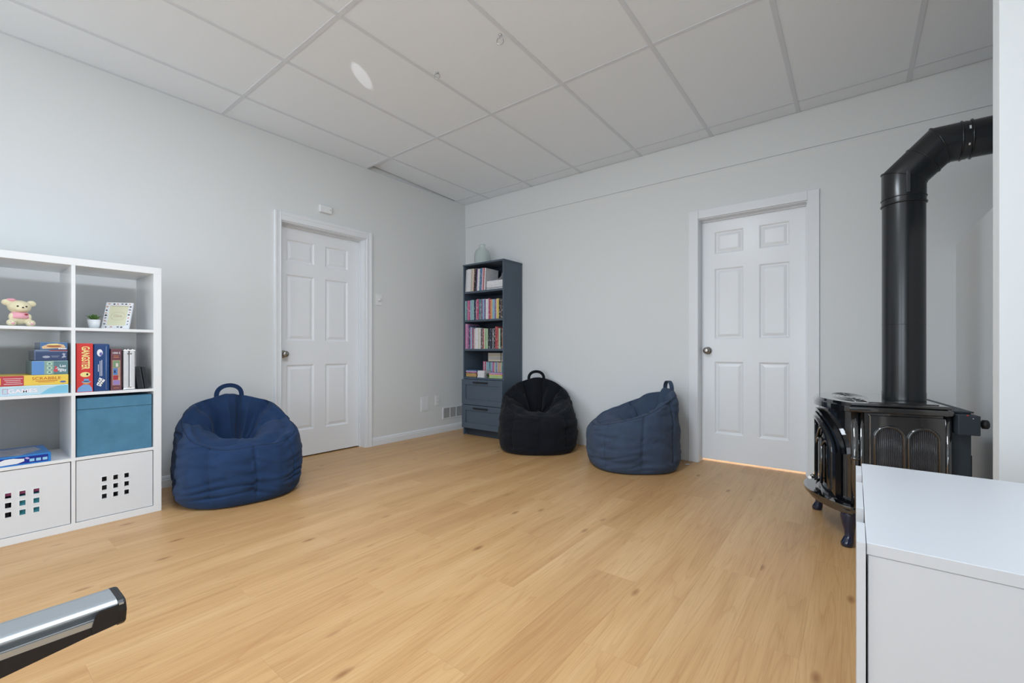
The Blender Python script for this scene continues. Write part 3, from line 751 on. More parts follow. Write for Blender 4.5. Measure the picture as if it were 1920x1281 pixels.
# succulent
t = thing('potted_succulent', 'small green succulent in a white tapered pot beside the photo frame', 'plant', (0.42, -3.487, krow(3)))
mb = MB(); mb.lathe([(0, 0), (.021, 0), (.029, .052), (.0265, .052), (.025, .046), (0, .046)], seg=28); mb.build('pot', mat('white_ceramic', (238, 240, 242), .25), t)
mb = MB(); mb.lathe([(0, .0475), (.0255, .0475), (.0252, .046), (0, .046)], seg=24); mb.build('soil', mat('soil', (60, 48, 38), .9), t)
leafm = mat('succulent_green', (92, 132, 62), 0.5, var=(60, .25))
lm = MB()
N_ = 7
rings_ = []
for i in range(N_):
    u_ = i / (N_ - 1); wd = .0085 * math.sin(PI * min(1, u_ * .92 + .08)) ** .7 * (1 - .2 * u_); x_ = .036 * u_; z_ = .010 * u_ * u_ + .012 * u_
    rings_.append([lm.bm.verts.new((x_, -wd, z_ + .0015)), lm.bm.verts.new((x_, 0, z_ - .0025 * (1 - u_))), lm.bm.verts.new((x_, wd, z_ + .0015)), lm.bm.verts.new((x_, 0, z_ + .0015))])
for A, B in zip(rings_, rings_[1:]):
    for k in range(4):
        f_ = lm.bm.faces.new((A[k], A[(k + 1) % 4], B[(k + 1) % 4], B[k])); f_.smooth = True
leaf_me = lm.mesh('leaf'); leaf_me.materials.append(leafm)
for ring, (n_, tilt, scl) in enumerate(((8, 5, 1.0), (7, 28, .82), (5, 52, .6), (3, 75, .42))):
    for k in range(n_):
        o = bpy.data.objects.new('leaf', leaf_me); COL.objects.link(o); o.parent = t; o.location = (0, 0, .049 + ring * .0035); o.rotation_euler = (0, -math.radians(tilt), 2 * PI * (k + ring * .45) / n_); o.scale = (scl,) * 3
# photo frame (leaning back, turned a little)
t = thing('photo_frame', 'white picture frame with animal print border and cream card', 'picture frame', (0.425, -3.398, krow(3)), math.radians(-34))
TILT = Matrix.Rotation(math.radians(-20), 4, 'Y')
fw, fh, fb = .066, .170, .021
mb = MB()
for a in ((-fw, fw, 0, fb), (-fw, fw, fh - fb, fh), (-fw, -fw + fb, fb, fh - fb), (fw - fb, fw, fb, fh - fb)): mb.box(-.012, 0, *a, bev=.0012, seg=1, mtx=Matrix.Translation((0, 0, .004)) @ TILT)
mb.build('frame', mat('frame_white', (232, 234, 238), .35), t)
mb = MB(); mb.box(-.010, -.006, -fw + fb, fw - fb, fb, fh - fb, mtx=Matrix.Translation((0, 0, .004)) @ TILT); mb.build('card', mat('cream_card', (222, 220, 190), .6), t)
mb = MB(); mb.box(-.075, -.070, -.018, .018, 0.0, .012); mb.prism([(-.074, -.016, 0.001), (-.068, -.016, 0.001), (-.048, -.016, .11), (-.052, -.016, .11)], (0, .032, 0)); mb.build('easel_back', mat('frame_white'), t)
rs = random.Random(3)
spots = [(a, fb / 2) for a in (-.045, -.02, .012, .03)] + [(a, fh - fb / 2) for a in (-.05, -.025, -.008, .014, .032, .05)] + [(-fw + fb / 2, z_) for z_ in (.03, .05, .068, .085, .1, .118, .14)] + [(fw - fb / 2, z_) for z_ in (.03, .048, .07, .09, .105, .122, .142)]
cols = [(60, 62, 66), (200, 150, 130), (110, 112, 118), (50, 54, 58), (215, 165, 150)]
for i, (a, b_) in enumerate(spots):
    q = MB(); q.prism([(0, a + .0055 * (.5 + rs.random()) * math.cos(2 * PI * k / 7), b_ + .0040 * (.5 + rs.random()) * math.sin(2 * PI * k / 7)) for k in range(7)], (.0006, 0, 0))
    bmesh.ops.transform(q.bm, matrix=Matrix.Translation((0, 0, .004)) @ TILT, verts=q.bm.verts); c_ = cols[i % 5]; q.build('animal_motif', mat('motif_%d_%d_%d' % c_, c_, .6), t)
q = MB(); pts_ = [(-.0055, y_, z_) for y_, z_ in ell(0, .084, .034, .026, 28)]
q.tube(pts_, .0006, 5, closed=True); bmesh.ops.transform(q.bm, matrix=Matrix.Translation((0, 0, .004)) @ TILT, verts=q.bm.verts); q.build('wreath_print', mat('wreath_ink', (205, 190, 160), .6), t)
me = text_mesh('Olivia', .022, sx=.8); me.transform(Matrix.Translation((0, 0, .004)) @ TILT @ Matrix.Translation((-.0056, 0, .084)) @ FACE_X); link('lettering', me, mat('taupe_ink', (196, 180, 160), .6), t)


# ------------------------------------------------------------------ charcoal bookcase
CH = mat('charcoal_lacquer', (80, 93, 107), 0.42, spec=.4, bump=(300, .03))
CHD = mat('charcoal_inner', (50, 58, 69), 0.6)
BX0, BX1, BY0, BY1, BH = 0.284, 0.892, -0.340, -0.012, 1.952
bc = thing('bookcase', 'tall charcoal bookcase with two drawers standing in the corner', 'bookcase', ((BX0 + BX1) / 2, (BY0 + BY1) / 2, 0))
bxo, byo = bc.location.x, bc.location.y
def bbox(name, x0, x1, y0, y1, z0, z1, m=CH, bev=0.0012, parent=bc):
    mb = MB(); mb.box(x0 - bxo, x1 - bxo, y0 - byo, y1 - byo, z0, z1, bev=bev, seg=1); return mb.build(name, m, parent)
bbox('side_panel', BX0 + .003, BX0 + .021, BY0, BY1, 0.006, BH - .018); bbox('side_panel', BX1 - .021, BX1 - .003, BY0, BY1, 0.006, BH - .018)
bbox('top_panel', BX0, BX1, BY0 - .004, BY1, BH - .018, BH)
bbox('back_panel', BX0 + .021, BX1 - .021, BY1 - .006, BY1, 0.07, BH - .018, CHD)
IX0, IX1 = BX0 + .021, BX1 - .021
SHZ = [1.640, 1.315, 0.986, 0.664]
for z_ in SHZ: bbox('shelf', IX0, IX1, BY0 + .006, BY1 - .006, z_ - .022, z_)
for sx_ in (BX0 + .003, BX1 - .021):
    pass
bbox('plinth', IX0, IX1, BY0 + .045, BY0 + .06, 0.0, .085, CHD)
for z0, z1 in ((.356, .640), (.088, .350)):
    d = bbox('drawer', BX0 + .004, BX1 - .004, BY0 - .012, BY0 - .001, z0, z1)
    yf = BY0 - .012
    for (a, b_, c, e) in ((BX0 + .004, BX1 - .004, z1 - .060, z1), (BX0 + .004, BX1 - .004, z0, z0 + .060), (BX0 + .004, BX0 + .062, z0 + .06, z1 - .06), (BX1 - .062, BX1 - .004, z0 + .06, z1 - .06)):
        bbox('frame_rail', a, b_, yf - .012, yf, c, e, parent=d)
    mb = MB(); zc = z1 - .030; mb.box(.478 - bxo, .690 - bxo, yf - .034 - byo, yf - .026 - byo, zc - .008, zc + .008, bev=.002)
    for a in (.490, .670): mb.box(a - bxo, a + .01 - bxo, yf - .026 - byo, yf - .012 - byo, zc - .005, zc + .005)
    mb.build('handle', mat('black_metal', (22, 24, 27), .35), d)
# frosted glass bottle vase on top
t = thing('bottle_vase', 'frosted pale green glass bottle vase on top of the bookcase', 'vase', (0.440, -0.180, BH))
gl = mat('frosted_glass', (248, 253, 251), 0.30, trans=.93, ior=1.2)
mb = MB(); mb.lathe([(0, 0), (.078, 0), (.088, .006), (.093, .03), (.095, .10), (.090, .140), (.074, .172), (.050, .192), (.036, .204), (.033, .214), (.034, .232), (.038, .236), (.036, .240), (.031, .236), (.029, .214), (.032, .202), (.046, .188), (.070, .168), (.086, .138), (.091, .10), (.089, .03), (.084, .01), (0, .006)], seg=48)
mb.build('glass_body', gl, t)

# ---- books
def book_material():
    m = bpy.data.materials.new('book_cover'); m.use_nodes = True; nt = m.node_tree; b = nt.nodes['Principled BSDF']
    b.inputs['Roughness'].default_value = .5
    oi = nt.nodes.new('ShaderNodeObjectInfo'); tc = nt.nodes.new('ShaderNodeTexCoord')
    mp = nt.nodes.new('ShaderNodeMapping'); mp.inputs['Scale'].default_value = (90, 90, 38); nt.links.new(tc.outputs['Object'], mp.inputs['Vector'])
    ad = nt.nodes.new('ShaderNodeVectorMath'); ad.operation = 'ADD'; nt.links.new(mp.outputs[0], ad.inputs[0])
    sc = nt.nodes.new('ShaderNodeVectorMath'); sc.operation = 'SCALE'; sc.inputs[0].default_value = (70, 30, 90); nt.links.new(oi.outputs['Random'], sc.inputs['Scale']); nt.links.new(sc.outputs[0], ad.inputs[1])
    n = nt.nodes.new('ShaderNodeTexNoise'); n.inputs['Scale'].default_value = 1.0; n.inputs['Detail'].default_value = 1; nt.links.new(ad.outputs[0], n.inputs['Vector'])
    r = nt.nodes.new('ShaderNodeValToRGB'); r.color_ramp.elements[0].position = .60; r.color_ramp.elements[1].position = .64; nt.links.new(n.outputs['Fac'], r.inputs['Fac'])
    mx = nt.nodes.new('ShaderNodeMix'); mx.data_type = 'RGBA'; mx.inputs['B'].default_value = (.55, .55, .56, 1)
    ml = nt.nodes.new('ShaderNodeMath'); ml.operation = 'MULTIPLY'; ml.inputs[1].default_value = .65; nt.links.new(r.outputs['Color'], ml.inputs[0]); nt.links.new(ml.outputs[0], mx.inputs['Factor'])
    nt.links.new(oi.outputs['Color'], mx.inputs['A']); nt.links.new(mx.outputs['Result'], b.inputs['Base Color'])
    return m
M_book = book_material(); M_page = mat('paper_pages', (226, 222, 208), .8, bump=(700, .2))
PAL = {'white': (222, 222, 226), 'pale grey': (190, 194, 200), 'beige': (200, 186, 168), 'pink': (205, 95, 150), 'magenta': (190, 55, 110), 'red': (178, 42, 55), 'black': (28, 30, 36), 'purple': (120, 85, 150), 'lilac': (180, 150, 205), 'blue': (60, 120, 165), 'teal': (60, 130, 140), 'light blue': (130, 180, 210), 'mint': (130, 185, 185), 'green': (130, 180, 110), 'lime': (170, 200, 70), 'yellow': (225, 200, 60), 'orange': (225, 145, 70), 'navy': (35, 45, 85), 'brown': (105, 80, 70), 'pale pink': (225, 180, 190), 'grey': (120, 122, 130), 'rust': (180, 90, 70), 'cream': (215, 205, 180), 'pale green': (165, 200, 165)}


def book(colour, width, height, depth, loc, lean, label, group, flat=False, rotz=0.0, name='book'):
    """upright: spine looks to -y; flat: lies with the spine to -y"""
    mb = MB(); c = 0.0012 if width > .008 else .0007
    if flat:
        w_, h_ = height, width      # w_ along x, h_ thickness up
        mb.box(0, w_, 0, depth, 0, c); mb.box(0, w_, 0, depth, h_ - c, h_); mb.box(0, w_, 0, .0016, c, h_ - c); mb.box(.003, w_ - .003, .0016, depth - .003, c, h_ - c, mi=1)
    else:
        mb.box(0, c, 0, depth, 0, height); mb.box(width - c, width, 0, depth, 0, height); mb.box(c, width - c, 0, .0016, 0, height); mb.box(c, width - c, .0016, depth - .003, .002, height - .003, mi=1)
    o = mb.build(name, [M_book, M_page], loc=loc)
    o.rotation_euler = (0, lean, rotz); o.color = (*[.78 * v + .22 * g_ for v, g_ in zip(lin(PAL[colour]), [sum(lin(PAL[colour])) / 3] * 3)], 1)
    return tag(o, label, 'book', group)


ORD = ('top', 'second', 'third', 'lowest')
used_labels = {}
def place_row(si, seq, x0, yfront, depth, lean=0.0, where='', z=None, gap=.0009):
    """seq: (colour, width, height)"""
    z = SHZ[si] + .0003 if z is None else z
    x_ = x0
    items = []
    for i, (c, w_, h_) in enumerate(seq):
        lc = seq[i - 1][0] if i else None; rc = seq[i + 1][0] if i + 1 < len(seq) else None
        if lc and rc: nb = 'between %s and %s books' % (lc, rc)
        elif rc: nb = 'starting the row beside the %s one' % rc
        else: nb = 'closing the row after the %s one' % lc
        kind_ = 'slim' if w_ < .014 else ('thick' if w_ > .030 else '')
        lab = ' '.join(q_ for q_ in (kind_, c, 'book', nb + ',', where or '%s bookcase shelf' % ORD[si]) if q_)
        book(c, w_, h_, depth * (0.92 + .08 * random.random()), (x_ + (h_ * math.sin(-lean) if lean < 0 else 0), yfront + random.random() * .006, z + (w_ * math.sin(lean) if lean > 0 else 0) + .0002), lean, lab, 'books on the %s bookcase shelf' % ORD[si])
        x_ += (w_ / math.cos(lean)) + gap
    return x_


# top shelf: tall binders and books leaning slightly, then a low stack
r1 = [('pale grey', .022, .252), ('white', .058, .256), ('beige', .020, .258), ('cream', .020, .256), ('rust', .010, .256), ('black', .030, .255), ('purple', .016, .254), ('white', .030, .245), ('blue', .036, .250), ('pale pink', .018, .248), ('red', .014, .248), ('white', .016, .244)]
xe = place_row(0, r1, IX0 + .004, BY0 + .012, .22, lean=math.radians(3.2))
hz_ = SHZ[0] + .0003
xs0 = xe + .022
st = [('white', .009), ('grey', .005), ('pale grey', .012), ('white', .018), ('white', .022), ('white', .026)]
wst = IX1 - xs0 - .010
for i, (c, h_) in enumerate(st):
    pos_ = ('at the bottom of', 'second in', 'third in', 'fourth in', 'fifth in', 'on top of')[i]
    book(c, h_, wst - .003 * (i % 3), .21, (xs0 + .002 * (i % 3), BY0 + .014 + .003 * (i % 2), hz_), 0, '%s book lying flat %s the low stack, top shelf' % (c, pos_), 'books stacked flat on the top bookcase shelf', flat=True); hz_ += h_ + .0004
# grey booklet leaning behind the stack, and a curled sheet on it
mb = MB(); mb.box(0, .19, 0, .004, 0, .235, bev=.0008, seg=1)
o = mb.build('magazine', mat('grey_cover', (150, 156, 168), .5, var=(25, .35)), loc=(xs0 - .012, BY0 + .262, SHZ[0] + .0006)); o.rotation_euler = (math.radians(-8), 0, 0)
tag(o, 'grey printed magazine standing upright behind the flat stack, top shelf', 'magazine')
q = MB(); prof = []
for k in range(10):
    u_ = k / 9; prof.append((xs0 + .06 + (wst - .07) * u_, hz_ + .0006 + .062 * u_ ** 3))
for (a, b_) in zip(prof, prof[1:]):
    q.prism([(a[0], BY0 + .03, a[1]), (b_[0], BY0 + .03, b_[1]), (b_[0], BY0 + .03, b_[1] + .0008), (a[0], BY0 + .03, a[1] + .0008)], (0, .16, 0))
bmesh.ops.remove_doubles(q.bm, verts=q.bm.verts, dist=1e-6)
tag(q.build('paper_sheet', mat('white_paper', (225, 226, 230), .7)), 'curled white paper sheet on the flat stack, top shelf', 'paper')
# second shelf
r2 = [('mint', .020, .222), ('teal', .012, .222), ('pink', .026, .224), ('magenta', .020, .222), ('light blue', .022, .224), ('mint', .034, .226), ('navy', .030, .222), ('pale pink', .008, .224), ('magenta', .034, .232), ('teal', .022, .230), ('grey', .016, .226), ('purple', .018, .228), ('light blue', .022, .226), ('purple', .018, .226), ('white', .038, .222), ('pink', .014, .228), ('red', .016, .222), ('orange', .026, .214), ('mint', .016, .214), ('light blue', .018, .214), ('purple', .014, .214), ('pale pink', .012, .214), ('yellow', .030, .218), ('black', .020, .214), ('brown', .020, .212), ('black', .016, .210)]
tot = sum(b_[1] + .0009 for b_ in r2); fac = (IX1 - IX0 - .006) / tot
place_row(1, [(c, w_ * fac, h_) for c, w_, h_ in r2], IX0 + .003, BY0 + .010, .17, gap=.0009 * fac)
# third shelf
r3 = [('pink', .016, .288), ('lilac', .016, .286), ('pink', .016, .284), ('purple', .016, .276), ('navy', .012, .262), ('lilac', .018, .248), ('light blue', .014, .246), ('magenta', .014, .236), ('grey', .018, .228), ('pale pink', .012, .228), ('white', .031, .234), ('white', .022, .236), ('cream', .020, .234), ('white', .018, .234), ('brown', .018, .228), ('grey', .014, .226), ('red', .014, .224), ('cream', .018, .226), ('green', .024, .226), ('pale green', .020, .222), ('black', .026, .228), ('navy', .020, .226), ('black', .018, .224), ('grey', .026, .224), ('black', .018, .222), ('red', .036, .242), ('rust', .016, .228), ('pale green', .022, .222), ('black', .022, .222), ('orange', .014, .220)]
tot = sum(b_[1] + .0009 for b_ in r3); fac = (IX1 - IX0 - .006) / tot
place_row(2, [(c, w_ * fac, h_) for c, w_, h_ in r3], IX0 + .003, BY0 + .010, .19, gap=.0009 * fac)
# lowest shelf: a back row of slim books with flat ones on top, short stacks in front
r4 = [('pink', .013, .178), ('pale pink', .012, .176), ('magenta', .013, .176), ('pale grey', .010, .172), ('light blue', .012, .172), ('mint', .012, .172), ('light blue', .012, .172), ('teal', .012, .172), ('mint', .012, .172), ('light blue', .012, .172), ('lilac', .012, .170), ('pink', .011, .168), ('magenta', .010, .168), ('cream', .011, .168), ('light blue', .015, .172), ('purple', .012, .172), ('pale grey', .012, .172), ('yellow', .010, .168), ('pink', .010, .168), ('cream', .010, .168), ('orange', .010, .168), ('pale green', .012, .172), ('teal', .014, .172), ('mint', .014, .172), ('blue', .014, .172), ('black', .008, .172), ('teal', .014, .172), ('light blue', .014, .172), ('grey', .012, .172), ('light blue', .012, .172), ('mint', .012, .172)]
tot = sum(b_[1] + .0006 for b_ in r4); x4 = IX0 + .155; fac = (IX1 - x4 - .004) / tot
place_row(3, [(c, w_ * fac, h_) for c, w_, h_ in r4], x4, BY0 + .150, .12, where='lowest shelf back row', gap=.0006 * fac)
zt = SHZ[3] + .180
for sname, xa, wd in (('longer', x4 + .075, .185), ('shorter', x4 + .272, .135)):
    hz_ = zt
    for i, c in enumerate(('cream', 'beige', 'pale grey', 'cream', 'beige', 'cream')):
        book(c, .0155, wd - .004 * (i % 2), .115, (xa, BY0 + .155, hz_), 0, '%s paperback lying flat, number %s up on the %s upper pile, lowest shelf' % (c, ('one', 'two', 'three', 'four', 'five', 'six')[i], sname), 'paperbacks lying on the back row of the lowest shelf', flat=True); hz_ += .0159
for sname, xa, wd, cs_ in (('yellow and lilac', IX0 + .010, .165, ['brown', 'yellow', 'rust', 'yellow', 'brown', 'pink', 'lilac', 'blue']), ('white', IX0 + .190, .105, ['white'] * 6), ('lime', IX1 - .205, .190, ['lime', 'pale green', 'lime', 'yellow', 'pink', 'lilac'])):
    hz_ = SHZ[3] + .0003
    for i, c in enumerate(cs_):
        th_ = .0095 if sname != 'white' else .0125
        book(c, th_, wd - .006 * (i % 2), .115, (xa + .003 * (i % 3), BY0 + .014 + .003 * (i % 2), hz_), 0, '%s booklet lying %s in the %s front pile, lowest shelf' % (c, ('first', 'second', 'third', 'fourth', 'fifth', 'sixth', 'seventh', 'topmost')[i], sname), 'booklets in front piles of the lowest shelf', flat=True); hz_ += th_ + .0004
t = thing('trinket_plant', 'tiny dark green ball plant between the white and lime piles', 'plant', (IX0 + .322, BY0 + .045, SHZ[3]))
mb = MB(); mb.lathe([(0, 0), (.012, 0), (.015, .016), (0, .016)], seg=16); mb.build('pot', mat('grey_pot', (90, 92, 90), .6), t)
mb = MB(); mb.sphere((0, 0, .030), .018, sub=3)
for v in mb.bm.verts: v.co += (v.co - Vector((0, 0, .03))) * .25 * noise.noise(v.co * 200)
mb.build('foliage', mat('dark_green_leaf', (50, 70, 45), .7), t)


# ------------------------------------------------------------------ bean bags
def catmull(P, n):
    out = []
    m = len(P)
    for i in range(m - 1):
        p0 = P[max(i - 1, 0)]; p1 = P[i]; p2 = P[i + 1]; p3 = P[min(i + 2, m - 1)]
        for k in range(n):
            u = k / n
            out.append(tuple(.5 * ((2 * b) + (-a + c) * u + (2 * a - 5 * b + 4 * c - d) * u * u + (-a + 3 * b - 3 * c + d) * u ** 3) for a, b, c, d in zip(p0, p1, p2, p3)))
    out.append(P[-1])
    return out


def bean_bag(label, loc, rz, a, b, hb, hf, cloth, seam, seed, zs=.30, pit=.13, strap=(.006, .030), rimb=.80, side=.52):
    t = thing('bean_bag', label, 'bean bag', loc, rz, 'bean bag chairs')
    NP, NS = 256, 9
    outs = [math.radians(d) for d in (-38, 2, 42, 88, 132, 180, 228, 274)]
    ins = [math.radians(d) for d in (96, 134, 168, 206, 256)]
    def ang(x_, y_): return abs((x_ - y_ + PI) % (2 * PI) - PI)
    def sst(x_): x_ = max(0., min(1., x_)); return x_ * x_ * (3 - 2 * x_)
    def ridge(v): return 1 - min(1, abs(noise.noise(v)) * 3.2)      # sharp crease lines
    V = []
    NC = 14
    for j in range(NP):
        ph = 2 * PI * j / NP
        e = 2.5
        sx_, cx_ = math.sin(ph), math.cos(ph)
        rr = (abs(sx_) ** e + abs(cx_) ** e) ** (-1 / e)
        ex, ey = a * sx_ * rr, -b * cx_ * rr
        dg = min(ph, 2 * PI - ph) / PI                   # 0 front .. 1 back
        tk = max(0., (dg - .13) / .87); K = side * (1 - math.cos(PI * tk)) / 2 + (1 - side) * min(1., tk * 1.04)
        h = hf + (hb - hf) * K
        rim = .88 + (rimb - .88) * K
        C = [(0, 0), (.55, 0), (.85, 0.001), (.950, .022), (.995, .09), (1.0 - .01 * K, .42 * h), (.985 - .04 * K, .74 * h), (rim + .055, .94 * h), (rim - .01, h + .003), (rim - .095, h - .010 - .03 * K), (.66 - .04 * K, zs + (h - zs) * (.95 - .33 * K) + .016 * (1 - K)), (.48 - .06 * K, zs + (h - zs) * (.80 - .68 * K) + .022 * (1 - K)), (.24, zs + .014), (0, zs)]
        pr_ = catmull(C, NS)
        ow = min(ang(ph, s_) for s_ in outs); iw = min(ang(ph, s_) for s_ in ins)
        go = math.exp(-(ow / .022) ** 2); gi = math.exp(-(iw / .055) ** 2)
        col = []
        nrow = len(pr_)
        for i, (r, z) in enumerate(pr_):
            fx, fy = r * ex, r * ey + (1 - r) * pit
            u = i / (nrow - 1)
            ir = 7.7 / 13
            wo = max(0, min(1, (u - .23) / .06)) * max(0, min(1, (ir + .015 - u) / .05))
            wi = max(0, min(1, (u - ir) / .05)) * max(0, min(1, (1 - u) / .08))
            nx, ny = math.sin(ph), -math.cos(ph)
            P = Vector((fx, fy, z))
            puff = .010 * (1 - math.exp(-(ow / .20) ** 2))
            near = math.exp(-(ow / .26) ** 2)
            cr = -ridge(Vector((ph * 1.5 + seed, z * 19 + .6 * math.sin(ph * 3), seed * 3.1))) * (.35 + .65 * near)
            cr += .9 * noise.noise(Vector((ph * 2.6 + seed, z * 7, 7 + seed)))
            d = wo * (puff - .011 * go + .0150 * cr)
            P.x += nx * d; P.y += ny * d
            f1 = -ridge(Vector((ph * 1.7 + seed * 2 + r * 1.2, r * 2.4, 3.3 + seed)))
            f2 = noise.noise(Vector((ph * 3.0 - seed + r * 2.0, r * 4.0, 9.1 + seed)))
            f3 = noise.noise(Vector((fx * 9, fy * 9, seed + z * 6)))
            dd = wi * ((.046 * (1 - math.exp(-(iw / .26) ** 2)) - .030 * gi) * (.15 + .85 * K) + .026 * f1 * (.30 + .70 * K) + .012 * f2 + .020 * f3 + .010)
            P.x -= nx * dd * (.15 + .85 * K); P.y -= ny * dd * (.15 + .85 * K); P.z += dd * (1 - .60 * K)
            P += noise.noise_vector(P * 4.2 + Vector((seed, seed * .7, 0))) * .016 * min(1, z * 10)
            if z < .0006: P.z = 0.0
            P.z = max(P.z, 0.0)
            col.append(P)
        V.append(col)
    nrow = len(V[0])
    bm = bmesh.new()
    bot = bm.verts.new(V[0][0])
    top = bm.verts.new(sum((c[-1] for c in V), Vector()) / NP)
    G = [[bm.verts.new(c[i]) for i in range(1, nrow - 1)] for c in V]
    for j in range(NP):
        A, B = G[j], G[(j + 1) % NP]
        for i in range(len(A) - 1): bm.faces.new((A[i], B[i], B[i + 1], A[i + 1])).smooth = True
        bm.faces.new((bot, B[0], A[0])).smooth = True; bm.faces.new((top, A[-1], B[-1])).smooth = True
    mb = MB(); mb.bm.free(); mb.bm = bm
    mb.build('cover', cloth, t)
    irim = int(7.7 / 13 * (nrow - 1))
    rp = [V[j][irim] for j in range(0, NP, 2)]
    mb = MB(); mb.tube(rp, .0026, 6, closed=True); mb.build('rim_piping', seam, t)
    for s_ in outs:
        j = int(round((s_ % (2 * PI)) / (2 * PI) * NP)) % NP
        pts = [V[j][i] for i in range(int(3.2 / 13 * (nrow - 1)), irim)]
        nrm = Vector((math.sin(s_), -math.cos(s_), 0))
        mb = MB(); mb.tube([p - nrm * .0006 for p in pts], .0018, 5); mb.build('seam', seam, t)
    back = V[NP // 2][irim + 3]
    pts = []
    for k in range(17):
        u = k / 16; aa = PI * u
        pts.append(back + Vector((-.080 * math.cos(aa), .006, -.020 + .082 * math.sin(aa) ** .75)))
    mb = MB(); mb.tube(pts, .01, flat=strap, up=(0, 0, 1)); mb.build('handle', cloth, t)
    return t


navy = fabric('navy_canvas', (34, 58, 94)); navyS = mat('navy_seam', (24, 42, 70), .8)
blackc = fabric('black_canvas', (17, 20, 28)); blackS = mat('black_seam', (16, 18, 24), .8)
slate = fabric('slate_canvas', (62, 76, 98)); slateS = mat('slate_seam', (40, 50, 66), .8)
bean_bag('navy blue bean bag chair between the shelving unit and the door', (.515, -2.770, 0), math.radians(82), .365, .380, .640, .360, navy, navyS, 1.3, rimb=.84, pit=.10)
bean_bag('black bean bag chair beside the charcoal bookcase', (1.372, -.408, 0), math.radians(36), .378, .360, .675, .350, blackc, blackS, 4.7, rimb=.82)
bb3 = bean_bag('slate blue bean bag chair beside the white door', (2.345, -.418, 0), math.radians(-52), .375, .370, .640, .350, slate, slateS, 8.2, strap=(.034, .005), rimb=.84)
mb = MB(); mb.box(-.012, .012, -.02, .02, 0, .0012); tgo = mb.build('care_tag', mat('white_ribbon', (230, 232, 235), .6), bb3); tgo.matrix_world = Matrix.Translation((2.66, -.15, .004))
tgo.matrix_parent_inverse = bb3.matrix_world.inverted() if False else Matrix.Identity(4)
tgo.location = Matrix.Rotation(math.radians(52), 3, 'Z') @ (Vector((2.735, -.150, .004)) - Vector((2.345, -.418, 0))); tgo.rotation_euler = (0, 0, .3)


# ------------------------------------------------------------------ gas stove
EN = mat('black_enamel', (20, 22, 26), 0.10, spec=1.0, coat=1.0)
EN.node_tree.nodes['Principled BSDF'].inputs['Coat IOR'].default_value = 1.75
MATT = mat('stove_matte', (44, 52, 60), 0.5)
EN_REFL = mat('black_enamel_blue_reflection', (17, 30, 56), 0.12, coat=.6)  # black enamel legs, their blue reflection put into the base colour
GLASS = mat('stove_glass', (8, 9, 11), 0.05, coat=.5)
ROT = math.radians(9)
sv = thing('gas_stove', 'black enamel cast iron stove with arched glass door on curved legs', 'stove', (3.848, -1.300, 0), ROT)
# local frame: y = across the front (0 near side .. W far side), x = towards the back; front bows towards -x
SW, SD, BOW = .62, .345, .105
def front(s, d=0.0):
    """point on the bowed front at lateral s, offset d outwards"""
    u = s / SW
    x_ = -BOW * (1 - (2 * u - 1) ** 2)
    dx = BOW * 4 * (2 * u - 1) / SW
    n = Vector((-1, dx)).normalized()
    return (x_ + n.x * d, s + n.y * d)
def outline(off, n=24, x_back=SD):
    pts = []
    for k in range(n + 1):
        s = SW * k / n
        x_, y_ = front(s, off); pts.append((x_, y_ + (off * (2 * k / n - 1))))
    # round the front corners slightly
    pts += [(x_back + off * .4, SW + off), (x_back + off * .4, -off)]
    return pts
def slab(name, off, z0, z1, m, parent=sv, x_back=SD, bev=0.0):
    mb = MB(); mb.prism([(x_, y_, z0) for x_, y_ in outline(off, x_back=x_back)], (0, 0, z1 - z0))
    if bev:
        es = [e for e in mb.bm.edges if abs(e.verts[0].co.z - e.verts[1].co.z) < 1e-6]
        bmesh.ops.bevel(mb.bm, geom=es, offset=bev, segments=3, affect='EDGES', profile=.5)
    return mb.build(name, m, parent)
slab('firebox', -.010, .205, .672, EN)
tp = slab('top_plate', .012, .700, .716, EN, bev=.007)
slab('top_moulding', .024, .672, .6995, EN, bev=.009)
slab('base_moulding', .012, .180, .2045, EN, bev=.008)
# raised oval griddle rings on the top
for i_, (sc_, zz_) in enumerate(((1.0, .7195), (.80, .7195), (.58, .7195), (.34, .7195))):
    mb = MB(); mb.tube([(.03 + .075 * sc_ * math.cos(2 * PI * k / 40), .31 + .24 * sc_ * math.sin(2 * PI * k / 40), zz_ - .0035) for k in range(40)], .0035, 8, closed=True); mb.build('griddle_ring', EN, tp)
mb = MB(); mb.box(.06, .32, .03, .145, .716, .7195, bev=.003); mb.build('raised_panel', EN, tp)
# corner posts
for yy in (0.0, SW):
    mb = MB()
    for dx_, r_ in ((.012, .016), (.038, .010)): mb.tube([(dx_ - .006, yy + (-.004 if yy == 0 else .004), .205), (dx_ - .006, yy + (-.004 if yy == 0 else .004), .672)], r_, 12)
    mb.build('corner_post', EN, sv)
    mb = MB(); mb.tube([(.006, yy + (-.005 if yy == 0 else .005), .44), (.006, yy + (-.005 if yy == 0 else .005), .452)], .0185, 14); mb.build('post_collar', EN, sv)
# beaded strip next to the door
bd = MB()
for k in range(34):
    x_, y_ = front(.035, .002); bd.sphere((x_, y_, .225 + k * .0064), .0026, sub=1)
bd.build('bead_strip', EN, sv)
